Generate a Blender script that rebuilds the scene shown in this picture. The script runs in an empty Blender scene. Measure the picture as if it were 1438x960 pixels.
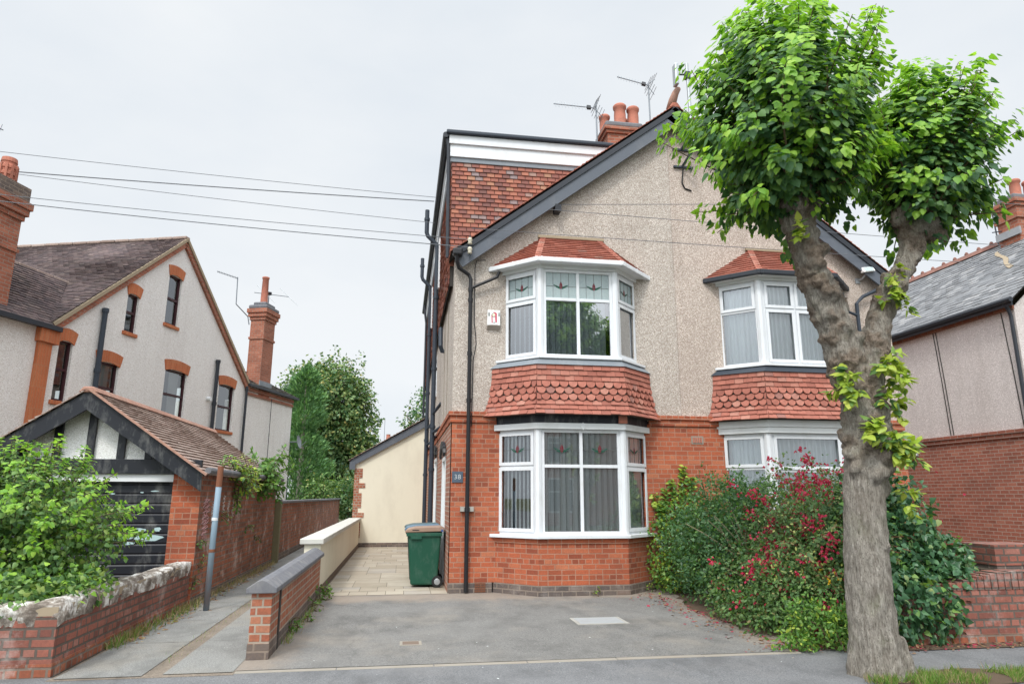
import bpy, bmesh, math, random
import numpy as np
from mathutils import Vector, Matrix, noise
from mathutils.geometry import tessellate_polygon

random.seed(7)
scene = bpy.context.scene
COL = scene.collection
R = math.radians

# ------------------------------------------------------------------ materials
MATS = {}

class NT:
    def __init__(s, name):
        s.m = bpy.data.materials.new(name); s.m.use_nodes = True
        s.t = s.m.node_tree; s.t.nodes.clear()
        s.out = s.t.nodes.new('ShaderNodeOutputMaterial')
    def n(s, typ, ins=None, **props):
        nd = s.t.nodes.new(typ)
        for k, v in props.items(): setattr(nd, k, v)
        for k, v in (ins or {}).items():
            if hasattr(v, 'is_linked') or isinstance(v, bpy.types.NodeSocket): s.t.links.new(v, nd.inputs[k])
            else: nd.inputs[k].default_value = v
        return nd
    def ramp(s, fac, stops, interp='LINEAR'):
        nd = s.t.nodes.new('ShaderNodeValToRGB'); cr = nd.color_ramp; cr.interpolation = interp
        while len(cr.elements) < len(stops): cr.elements.new(0.5)
        for e, (p, c) in zip(cr.elements, stops):
            e.position = p; e.color = (*c, 1) if len(c) == 3 else c
        s.t.links.new(fac, nd.inputs[0]); return nd.outputs[0]
    def mix(s, fac, a, b, mode='MIX'):
        nd = s.t.nodes.new('ShaderNodeMix'); nd.data_type = 'RGBA'; nd.blend_type = mode
        for idx, v in ((0, fac), (6, a), (7, b)):
            if isinstance(v, bpy.types.NodeSocket): s.t.links.new(v, nd.inputs[idx])
            else: nd.inputs[idx].default_value = v if idx == 0 else (*v, 1)
        return nd.outputs[2]
    def noise(s, scale, vec=None, detail=4, rough=.55, out=0):
        nd = s.n('ShaderNodeTexNoise', {'Scale': scale, 'Detail': detail, 'Roughness': rough})
        if vec is not None: s.t.links.new(vec, nd.inputs['Vector'])
        return nd.outputs[out]
    def geo(s): return s.n('ShaderNodeNewGeometry').outputs['Position']
    def island(s): return s.n('ShaderNodeNewGeometry').outputs['Random Per Island']
    def uv(s): return s.n('ShaderNodeUVMap', uv_map='UVMap').outputs[0]
    def scaled(s, vec, sc):
        return s.n('ShaderNodeVectorMath', {0: vec, 1: sc}, operation='MULTIPLY').outputs[0]
    def mul(s, a, b, op='MULTIPLY', clamp=False):
        nd = s.n('ShaderNodeMath', {0: a, 1: b}, operation=op); nd.use_clamp = clamp; return nd.outputs[0]
    def bump(s, h, strength=.5, dist=.01):
        return s.n('ShaderNodeBump', {'Height': h, 'Strength': strength, 'Distance': dist}).outputs[0]
    def bsdf(s, color, rough=.8, normal=None, spec=.3, metal=0):
        nd = s.n('ShaderNodeBsdfPrincipled')
        for k, v in (('Base Color', color), ('Roughness', rough), ('Normal', normal), ('Specular IOR Level', spec), ('Metallic', metal)):
            if v is None: continue
            if isinstance(v, bpy.types.NodeSocket): s.t.links.new(v, nd.inputs[k])
            else: nd.inputs[k].default_value = (*v, 1) if k == 'Base Color' else v
        return nd.outputs[0]
    def done(s, sh):
        s.t.links.new(sh, s.out.inputs[0]); MATS[s.m.name] = s.m; return s.m

def m_brick(name, c1, c2, c3, mortar, bw=.232, rh=.0835, ms=.011, squash=.5, sf=2, grime=.35, chalk=0., soot=(.05, .04, .035)):
    t = NT(name); uv = t.uv(); pos = t.geo()
    wob = t.noise(9, pos, 3, out=1)
    d = t.n('ShaderNodeVectorMath', {0: wob, 1: (.5, .5, .5)}, operation='SUBTRACT').outputs[0]
    uvw = t.n('ShaderNodeVectorMath', {0: d, 1: (.012, .012, 0), 2: uv}, operation='MULTIPLY_ADD').outputs[0]
    br = t.n('ShaderNodeTexBrick', {'Vector': uvw, 'Color1': (0, 0, 0, 1), 'Color2': (1, 1, 1, 1), 'Mortar': (.5, .5, .5, 1), 'Scale': 1.0, 'Mortar Size': ms, 'Mortar Smooth': .25, 'Bias': 0., 'Brick Width': bw, 'Row Height': rh}, offset=.5, squash=squash, squash_frequency=sf)
    tint = t.ramp(br.outputs[0], [(0, c1), (.45, c2), (.8, c2), (1, c3)])
    fine = t.noise(38, pos, 5, .7)
    tint = t.mix(t.ramp(fine, [(.35, (0, 0, 0)), (.7, (1, 1, 1))]), t.mix(.35, tint, soot), tint)
    col = t.mix(br.outputs[1], tint, t.mix(t.noise(20, pos), mortar, tuple(x * .6 for x in mortar)))
    big = t.noise(1.3, pos, 5, .65)
    col = t.mix(t.mul(t.ramp(big, [(.42, (0, 0, 0)), (.7, (1, 1, 1))]), grime), col, soot)
    if chalk > 0:
        ch = t.noise(3.1, pos, 6, .72)
        col = t.mix(t.mul(t.ramp(ch, [(.53, (0, 0, 0)), (.68, (1, 1, 1))]), chalk), col, (.62, .56, .52))
    h = t.mul(t.mul(br.outputs[1], -1.0), t.mul(fine, .4), 'ADD')
    return t.done(t.bsdf(col, .9, t.bump(h, .55, .008), .2))

m_brick('brick_front', (.3, .074, .038), (.48, .124, .057), (.54, .18, .09), (.46, .255, .175), ms=.008, sf=3, grime=.28)
m_brick('brick_side', (.32, .12, .075), (.42, .17, .11), (.46, .22, .15), (.52, .43, .35), grime=.2)
m_brick('brick_old', (.22, .075, .045), (.39, .12, .062), (.46, .17, .09), (.25, .19, .15), ms=.012, grime=.5, chalk=.45)
m_brick('brick_garden', (.22, .08, .06), (.35, .125, .088), (.42, .2, .155), (.15, .12, .1), ms=.013, grime=.45, chalk=.28)
m_brick('brick_right', (.3, .1, .065), (.38, .13, .085), (.45, .18, .12), (.43, .33, .27), ms=.009, squash=1.0, grime=.28)
m_brick('brick_blue', (.06, .055, .06), (.095, .082, .08), (.17, .12, .1), (.27, .22, .18), squash=1.0, grime=.3, chalk=.15, soot=(.22, .16, .12))
m_brick('brick_dwarf', (.38, .11, .06), (.44, .15, .08), (.5, .22, .13), (.46, .38, .3), grime=.25, chalk=.2)
m_brick('brick_chimney', (.33, .11, .065), (.43, .15, .09), (.5, .2, .125), (.38, .28, .22), ms=.008, squash=1.0, grime=.3)
m_brick('brick_arch', (.5, .14, .055), (.56, .17, .07), (.6, .22, .1), (.5, .25, .14), bw=.08, rh=.5, ms=.006, squash=1.0, grime=.12)

def m_pebble(name, base, light, dark, stain=.25):
    t = NT(name); pos = t.geo()
    v = t.n('ShaderNodeTexVoronoi', {'Vector': pos, 'Scale': 75.}, feature='F1')
    v2 = t.n('ShaderNodeTexVoronoi', {'Vector': pos, 'Scale': 110.}, feature='F1')
    sep = t.n('ShaderNodeSeparateColor', {0: v.outputs['Color']})
    col = t.ramp(sep.outputs[0], [(0, dark), (.2, base), (.62, base), (.8, light), (1, tuple(min(.9, x * 1.25) for x in light))])
    sep2 = t.n('ShaderNodeSeparateColor', {0: v2.outputs['Color']})
    col = t.mix(t.ramp(sep2.outputs[1], [(.82, (0, 0, 0)), (.9, (1, 1, 1))]), col, dark)
    st = t.noise(.9, t.scaled(pos, (1, 1, .35)), 6, .65)
    col = t.mix(t.mul(t.ramp(st, [(.45, (0, 0, 0)), (.75, (1, 1, 1))]), stain), col, (.25, .2, .16))
    stk = t.noise(5.5, t.scaled(pos, (1, 1, .06)), 5, .7)
    col = t.mix(t.mul(t.ramp(stk, [(.5, (0, 0, 0)), (.72, (1, 1, 1))]), stain * .8), col, (.2, .165, .14))
    if name == 'pebbledash':
        px = t.n('ShaderNodeSeparateXYZ', {0: pos}).outputs[0]
        col = t.mix(t.n('ShaderNodeMapRange', {0: px, 1: 5.13, 2: 5.15, 3: 0., 4: .5}).outputs[0], col, t.mix(1., col, (1.02, .93, .9), 'MULTIPLY'))
        col = t.mix(t.n('ShaderNodeMapRange', {0: t.n('ShaderNodeMath', {0: t.mul(px, 5.14, 'SUBTRACT')}, operation='ABSOLUTE').outputs[0], 1: .004, 2: .014, 3: .4, 4: 0.}).outputs[0], col, (.2, .16, .14))
    h = t.mul(v.outputs['Distance'], 1.0)
    return t.done(t.bsdf(col, .95, t.bump(h, .55, .012), .15))
m_pebble('pebbledash', (.455, .4, .352), (.575, .525, .47), (.26, .21, .17), .26)
m_pebble('pebbledash_pale', (.76, .735, .7), (.82, .81, .78), (.55, .51, .47), .12)
m_pebble('pebbledash_right', (.585, .53, .505), (.66, .61, .585), (.43, .375, .35), .2)
m_pebble('roughcast_white', (.8, .8, .77), (.86, .86, .84), (.62, .62, .58), .08)

def m_island(name, stops, rough=.85, nscale=14, grime=.35, gcol=(.07, .06, .05), spec=.25):
    t = NT(name); pos = t.geo()
    col = t.ramp(t.island(), stops)
    n = t.noise(nscale, pos, 5, .65)
    col = t.mix(t.mul(t.ramp(n, [(.45, (0, 0, 0)), (.72, (1, 1, 1))]), grime), col, gcol)
    n2 = t.noise(1.2, pos, 4, .6)
    col = t.mix(t.mul(t.ramp(n2, [(.5, (0, 0, 0)), (.75, (1, 1, 1))]), grime * .8), col, gcol)
    return t.done(t.bsdf(col, rough, t.bump(t.noise(60, pos), .25, .004), spec))
m_island('tile_skirt', [(0, (.28, .1, .073)), (.3, (.34, .122, .087)), (.75, (.385, .145, .105)), (.93, (.43, .2, .15)), (1, (.27, .125, .105))], grime=.22)
m_island('tile_cheek', [(0, (.17, .08, .07)), (.22, (.24, .095, .075)), (.55, (.31, .115, .08)), (.84, (.38, .15, .1)), (.9, (.36, .19, .12)), (.95, (.23, .18, .18)), (1, (.27, .2, .19))], grime=.3)
m_island('tile_bay_roof', [(0, (.27, .095, .068)), (.5, (.34, .12, .083)), (.9, (.39, .155, .11)), (1, (.33, .19, .15))], grime=.25)
m_island('tile_brown', [(0, (.065, .048, .05)), (.4, (.092, .066, .066)), (.8, (.118, .082, .079)), (1, (.155, .115, .105))], grime=.45, nscale=5)
m_island('tile_garage', [(0, (.25, .18, .15)), (.35, (.31, .23, .195)), (.75, (.35, .265, .225)), (1, (.4, .32, .28))], grime=.4, nscale=9, gcol=(.12, .1, .085))
m_island('ridge_pink', [(0, (.36, .19, .14)), (1, (.42, .25, .19))], grime=.4)
m_island('ridge_muted', [(0, (.2, .095, .075)), (1, (.27, .14, .11))], grime=.45)
m_island('tile_dark', [(0, (.06, .055, .05)), (.6, (.1, .09, .08)), (1, (.14, .13, .1))], grime=.4)
m_island('slate', [(0, (.11, .115, .12)), (.4, (.16, .165, .172)), (.8, (.2, .205, .21)), (1, (.28, .28, .28))], rough=.55, grime=.3, nscale=8, spec=.4)
m_island('terracotta', [(0, (.38, .135, .09)), (1, (.45, .175, .12))], grime=.4, nscale=6)
m_island('slab', [(0, (.29, .25, .19)), (.4, (.35, .305, .24)), (.8, (.39, .345, .275)), (1, (.31, .285, .25))], grime=.35, nscale=3, gcol=(.22, .18, .13))

def m_plain(name, col, rough=.6, var=.15, scale=6., spec=.3, metal=0, bump=.15, dirt=None, dscale=2.):
    t = NT(name); pos = t.geo()
    n = t.noise(scale, pos, 5, .6)
    c = t.mix(t.mul(n, var), col, tuple(x * .45 for x in col))
    if dirt:
        c = t.mix(t.mul(t.ramp(t.noise(dscale, t.scaled(pos, (1, 1, .4)), 6, .7), [(.5, (0, 0, 0)), (.72, (1, 1, 1))]), dirt[1]), c, dirt[0])
    return t.done(t.bsdf(c, rough, t.bump(t.noise(scale * 12, pos), bump, .003), spec, metal))
m_plain('white_plastic', (.68, .7, .72), .38, .1, bump=.02, dirt=((.45, .42, .36), .32), dscale=4.)
m_plain('white_paint', (.68, .7, .7), .5, .1, dirt=((.4, .36, .3), .25))
m_plain('cream_render', (.72, .675, .545), .9, .12, scale=2., bump=.35, dirt=((.48, .43, .34), .35), dscale=1.3)
m_plain('cream_coping', (.56, .55, .5), .85, .25, dirt=((.3, .29, .26), .4))
m_plain('grey_paint', (.105, .118, .14), .5, .25, dirt=((.22, .22, .22), .3))
m_plain('dark_trim', (.03, .034, .042), .45, .2)
m_plain('black_paint', (.018, .02, .026), .45, .2, dirt=((.3, .3, .28), .35), dscale=7.)
m_plain('black_plastic', (.018, .018, .02), .35, .1)
m_plain('cast_iron', (.035, .045, .06), .5, .3)
m_plain('wire_grey', (.14, .15, .165), .6, .1)
m_plain('lead', (.21, .235, .26), .55, .3, dirt=((.4, .4, .4), .3))
m_plain('concrete', (.36, .345, .31), .9, .25, dirt=((.2, .18, .15), .4))
m_plain('edging', (.3, .27, .225), .9, .4, dirt=((.25, .2, .15), .4))
m_plain('coping_grey', (.15, .152, .165), .85, .3, dirt=((.33, .31, .28), .4), dscale=5.)
m_plain('brown_plinth', (.17, .125, .095), .9, .3)
m_plain('galvanised', (.42, .44, .45), .4, .2, metal=.7)
m_plain('aerial_metal', (.2, .22, .24), .45, .2, metal=.5)
m_plain('blue_steel', (.2, .275, .335), .55, .25, dirt=((.27, .12, .06), .6), dscale=3.)
m_plain('rust', (.22, .09, .05), .85, .4)
m_plain('maroon_frame', (.045, .012, .016), .4, .2)
m_plain('soffit_dark', (.05, .045, .04), .8, .2)
m_plain('soil', (.11, .075, .05), 1., .5, scale=18, bump=.8)
m_plain('earth', (.1, .105, .05), 1., .5, scale=3, bump=.8)
m_plain('timber_grey', (.2, .175, .1), .9, .5, scale=12)
m_plain('bin_green', (.012, .075, .045), .42, .15, dirt=((.12, .17, .14), .35), dscale=6.)
m_plain('bin_dark', (.03, .05, .05), .45, .15)
m_plain('bin_brown', (.3, .2, .145), .5, .15, dirt=((.45, .38, .32), .4), dscale=5.)
m_plain('bin_blue', (.09, .17, .25), .5, .15, dirt=((.3, .36, .38), .4), dscale=5.)
m_plain('bin_lid_dark', (.07, .12, .13), .5, .15)
m_plain('sticker_blue', (.06, .1, .25), .4, .1)
m_plain('rubber', (.02, .02, .02), .8, .1)
m_plain('plaque_slate', (.075, .1, .135), .5, .2)
m_plain('numeral_white', (.42, .44, .45), .5, .05)
m_plain('alarm_white', (.78, .77, .75), .4, .05)
m_plain('alarm_grey', (.36, .31, .26), .5, .1)
m_plain('mark_red', (.55, .11, .15), .5, .1)
m_plain('mark_cream', (.8, .75, .55), .5, .05)
m_plain('mark_dark', (.05, .06, .06), .5, .05)
m_plain('chalk_pink', (.62, .36, .36), .9, .3)
m_plain('chalk_white', (.62, .55, .52), .9, .3)
m_plain('paint_flake', (.42, .56, .57), .8, .2)
m_plain('brass', (.6, .6, .58), .4, .1, metal=.6)
m_plain('ceramic', (.5, .46, .36), .4, .2)
m_plain('lead_came', (.12, .12, .12), .5, .1)
m_plain('glass_red', (.16, .01, .022), .25, .1)
m_plain('glass_green', (.015, .09, .06), .25, .1)
m_plain('blind_fabric', (.74, .76, .77), .9, .06)
m_plain('net_curtain', (.8, .83, .84), .95, .08)
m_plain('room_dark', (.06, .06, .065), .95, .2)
m_plain('plate_metal', (.33, .345, .35), .5, .2, dirt=((.25, .22, .18), .35), dscale=9.)
m_plain('dead_leaf', (.24, .14, .075), .9, .4)
m_plain('petal_litter', (.32, .03, .06), .8, .3)
m_plain('quoin_brick', (.38, .15, .09), .9, .45, scale=4.)
m_plain('verge_mortar', (.36, .29, .2), .95, .35)
m_plain('interior_glow', (.2, .2, .2), .9, .1)

def m_flake():
    t = NT('white_cement'); pos = t.geo()
    n = t.noise(5.5, pos, 6, .7)
    col = t.ramp(n, [(.4, (.14, .115, .095)), (.5, (.27, .235, .2)), (.56, (.5, .475, .435)), (.62, (.64, .62, .58)), (.78, (.34, .31, .28))])
    return t.done(t.bsdf(col, .95, t.bump(t.noise(26, pos, 5), .8, .02), .15))
m_flake()

def m_asphalt(name, c, sandy, amt, sc=.8, wash=False):
    t = NT(name); pos = t.geo()
    fine = t.noise(75, pos, 4, .75)
    col = t.mix(t.ramp(fine, [(.32, (0, 0, 0)), (.68, (1, 1, 1))]), tuple(x * .45 for x in c), tuple(x * 1.5 for x in c))
    n = t.noise(sc, pos, 6, .62)
    col = t.mix(t.mul(t.ramp(n, [(.5, (0, 0, 0)), (.72, (1, 1, 1))]), amt), col, sandy)
    n2 = t.noise(2.3, t.scaled(pos, (1, .6, 1)), 5, .65)
    col = t.mix(t.mul(t.ramp(n2, [(.46, (0, 0, 0)), (.66, (1, 1, 1))]), .65), col, tuple(x * .58 for x in c))
    n3 = t.noise(.5, t.scaled(pos, (1, 1.8, 1)), 3, .5)
    col = t.mix(t.mul(t.ramp(n3, [(.45, (0, 0, 0)), (.65, (1, 1, 1))]), .25), col, tuple(min(.7, x * 1.35) for x in c))
    vo = t.n('ShaderNodeTexVoronoi', {'Vector': pos, 'Scale': 9.}, feature='F1')
    col = t.mix(t.ramp(vo.outputs['Distance'], [(.05, (1, 1, 1)), (.075, (0, 0, 0))]), col, tuple(min(.6, x * 1.8) for x in c))
    wv = t.n('ShaderNodeTexVoronoi', {'Vector': t.n('ShaderNodeVectorMath', {0: t.noise(2., pos, 4, out=1), 1: (.5, .5, 0), 2: pos}, operation='MULTIPLY_ADD').outputs[0], 'Scale': .28}, feature='DISTANCE_TO_EDGE')
    col = t.mix(t.mul(t.ramp(wv.outputs['Distance'], [(.0015, (1, 1, 1)), (.005, (0, 0, 0))]), .28), col, tuple(x * .45 for x in c))
    if wash:
        sp = t.n('ShaderNodeSeparateXYZ', {0: pos}); nz = t.mul(t.noise(1.6, pos, 6, .7), 2.2)
        def near(v, edge, width): return t.n('ShaderNodeMapRange', {0: v, 1: edge - width, 2: edge, 3: 0., 4: 1.}).outputs[0]
        m = t.mul(near(sp.outputs[1], 11.7, 1.3), nz); m2 = t.mul(t.n('ShaderNodeMapRange', {0: sp.outputs[0], 1: -.6, 2: -1.3, 3: 0., 4: 1.}).outputs[0], nz); m3 = t.mul(near(sp.outputs[0], 4.3, .7), nz)
        m = t.mul(t.mul(m, m2, 'MAXIMUM'), m3, 'MAXIMUM')
        col = t.mix(t.mul(t.ramp(m, [(.55, (0, 0, 0)), (1.0, (1, 1, 1))]), .6), col, (.28, .225, .175))
    return t.done(t.bsdf(col, .92, t.bump(fine, .6, .008), .25))
m_asphalt('asphalt_drive', (.168, .163, .153), (.26, .23, .19), .6, wash=True)
m_asphalt('asphalt_pavement', (.155, .156, .158), (.2, .19, .18), .5, 1.1)
m_asphalt('asphalt_road', (.14, .14, .145), (.18, .17, .16), .3)
m_asphalt('concrete_strip', (.215, .213, .2), (.25, .215, .165), .6)
m_asphalt('sand_wash', (.2, .165, .13), (.13, .105, .08), .7, 2.)

def m_leaf(name, stops, rough=.42, trans=.35, spec=.35):
    t = NT(name)
    col = t.ramp(t.island(), stops)
    a = t.bsdf(col, rough, None, spec)
    tr = t.n('ShaderNodeBsdfTranslucent', {0: t.mix(1.0, col, (1.25, 1.3, .6), 'MULTIPLY')}).outputs[0]
    return t.done(t.n('ShaderNodeMixShader', {0: trans, 1: a, 2: tr}).outputs[0])
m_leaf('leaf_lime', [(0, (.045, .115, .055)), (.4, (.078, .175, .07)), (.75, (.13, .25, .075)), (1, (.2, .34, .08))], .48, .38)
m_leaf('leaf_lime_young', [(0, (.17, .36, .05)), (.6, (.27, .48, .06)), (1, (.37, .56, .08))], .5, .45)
m_leaf('leaf_sprout', [(0, (.24, .36, .04)), (.6, (.36, .46, .06)), (1, (.46, .5, .1))])
m_leaf('leaf_birch', [(0, (.055, .13, .045)), (.5, (.125, .235, .065)), (.85, (.215, .33, .09)), (1, (.34, .42, .13))])
m_leaf('leaf_privet', [(0, (.035, .095, .04)), (.6, (.07, .16, .06)), (1, (.13, .24, .09))], .35)
m_leaf('leaf_ivy', [(0, (.03, .085, .038)), (.55, (.06, .15, .065)), (.9, (.1, .21, .09)), (1, (.3, .36, .14))], .35, .2)
m_leaf('leaf_fuchsia', [(0, (.06, .135, .045)), (.5, (.105, .2, .065)), (.88, (.16, .26, .085)), (1, (.26, .19, .09))], .5)
m_leaf('leaf_yellow', [(0, (.3, .36, .09)), (1, (.5, .5, .2))])
m_leaf('flower_red', [(0, (.34, .012, .045)), (.6, (.5, .02, .075)), (1, (.6, .05, .12))], .5)
m_leaf('flower_yellow', [(0, (.75, .45, .02)), (1, (.75, .5, .03))], .5)
m_leaf('leaf_conifer', [(0, (.07, .16, .065)), (.6, (.13, .27, .1)), (1, (.22, .39, .13))], .6, .15)
m_leaf('leaf_broad', [(0, (.085, .16, .06)), (.6, (.17, .255, .095)), (.9, (.26, .32, .115)), (1, (.48, .4, .14))], .55, .25)
m_leaf('leaf_weed', [(0, (.07, .17, .035)), (.7, (.13, .27, .05)), (1, (.22, .33, .08))], .5)
m_leaf('grass_blade', [(0, (.08, .17, .03)), (.6, (.14, .27, .04)), (1, (.27, .3, .09))], .6)
m_leaf('dry_blade', [(0, (.3, .22, .12)), (1, (.42, .33, .2))], .8)

def m_bark():
    t = NT('bark'); pos = t.geo()
    st = t.scaled(pos, (1, 1, .3))
    n = t.noise(26, st, 6, .7); n2 = t.noise(2.2, pos, 5, .65)
    w = t.noise(70, t.scaled(pos, (1, 1, .2)), 5, .75)
    col = t.ramp(t.mul(t.mul(n, .45), t.mul(w, .55), 'ADD'), [(.36, (.085, .074, .061)), (.45, (.225, .203, .17)), (.55, (.335, .308, .266)), (.66, (.45, .42, .37))])
    col = t.mix(t.mul(t.ramp(n2, [(.45, (0, 0, 0)), (.68, (1, 1, 1))]), .32), col, (.22, .185, .15))
    pit = t.n('ShaderNodeTexVoronoi', {'Vector': t.scaled(pos, (1, 1, .6)), 'Scale': 48.}, feature='F1')
    pm = t.mul(t.ramp(pit.outputs['Distance'], [(.16, (1, 1, 1)), (.27, (0, 0, 0))]), t.ramp(t.noise(3.3, pos), [(.32, (0, 0, 0)), (.5, (1, 1, 1))]))
    col = t.mix(t.mul(pm, .7), col, (.1, .085, .07))
    fiss = t.noise(15, t.scaled(pos, (1.4, 1.4, .12)), 5, .7)
    col = t.mix(t.mul(t.ramp(fiss, [(.36, (1, 1, 1)), (.46, (0, 0, 0))]), .55), col, (.13, .11, .09))
    g = t.noise(4, pos, 4, .6)
    col = t.mix(t.mul(t.ramp(g, [(.55, (0, 0, 0)), (.75, (1, 1, 1))]), .3), col, (.17, .19, .1))
    ba = t.n('ShaderNodeAttribute', attribute_name='burr').outputs['Fac']
    bn = t.noise(30, pos, 5, .7)
    col = t.mix(t.mul(ba, .75), col, t.ramp(bn, [(.32, (.07, .052, .038)), (.5, (.2, .145, .105)), (.68, (.33, .265, .21))]))
    crk = t.noise(9, t.scaled(pos, (1.6, 1.6, .2)), 6, .75)
    col = t.mix(t.mul(t.ramp(crk, [(.5, (0, 0, 0)), (.54, (1, 1, 1)), (.58, (0, 0, 0))]), .4), col, (.13, .11, .09))
    h = t.mul(t.mul(n, t.mul(w, .5), 'ADD'), t.mul(t.mul(bn, ba), .8), 'ADD')
    return t.done(t.bsdf(col, .95, t.bump(h, 1.0, .035), .1))
m_bark()
m_plain('twig', (.12, .085, .05), .9, .3)
m_plain('bark_burr', (.2, .13, .085), .95, .6, scale=25, bump=.9)

def m_glass(name, tint, refl):
    t = NT(name)
    fr = t.n('ShaderNodeFresnel', {'IOR': 1.5}).outputs[0]
    fac = t.mul(t.mul(fr, 1.6), refl, 'ADD', True)
    tr = t.n('ShaderNodeBsdfTransparent', {0: (*tint, 1)}).outputs[0]
    gl = t.n('ShaderNodeBsdfGlossy', {'Color': (.95, .97, 1, 1), 'Roughness': .015}).outputs[0]
    return t.done(t.n('ShaderNodeMixShader', {0: fac, 1: tr, 2: gl}).outputs[0])
m_glass('pane_clear', (.84, .88, .88), .15)
m_glass('pane_dark', (.6, .66, .65), .10)
m_glass('pane_upper', (.7, .76, .78), .30)
def m_obscure():
    t = NT('pane_obscure'); pos = t.geo()
    a = t.bsdf(t.mix(t.noise(30, pos, 3), (.36, .45, .46), (.5, .58, .58)), .18, t.bump(t.noise(120, pos, 3), .4, .004), .6)
    tr = t.n('ShaderNodeBsdfTransparent', {0: (.7, .78, .78, 1)}).outputs[0]
    t.done(t.n('ShaderNodeMixShader', {0: .72, 1: tr, 2: a}).outputs[0])
m_obscure()

# ------------------------------------------------------------------ objects
ORG = {}

def tag(o, label=None, cat=None, group=None, kind=None):
    for k, v in (('label', label), ('category', cat), ('group', group), ('kind', kind)):
        if v: o[k] = v
    return o

def thing(name, label, cat, loc=(0, 0, 0), group=None):
    o = bpy.data.objects.new(name, None); o.empty_display_size = .2
    o.location = loc; COL.objects.link(o); ORG[o.name] = Vector(loc)
    return tag(o, label, cat, group)

def link_mesh(name, me, mats, parent):
    o = bpy.data.objects.new(name, me); COL.objects.link(o)
    for m in ([mats] if isinstance(mats, str) else mats): me.materials.append(MATS[m])
    if parent is not None:
        o.parent = parent; ORG[o.name] = ORG[parent.name]
    else: ORG[o.name] = Vector((0, 0, 0))
    return o

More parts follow.
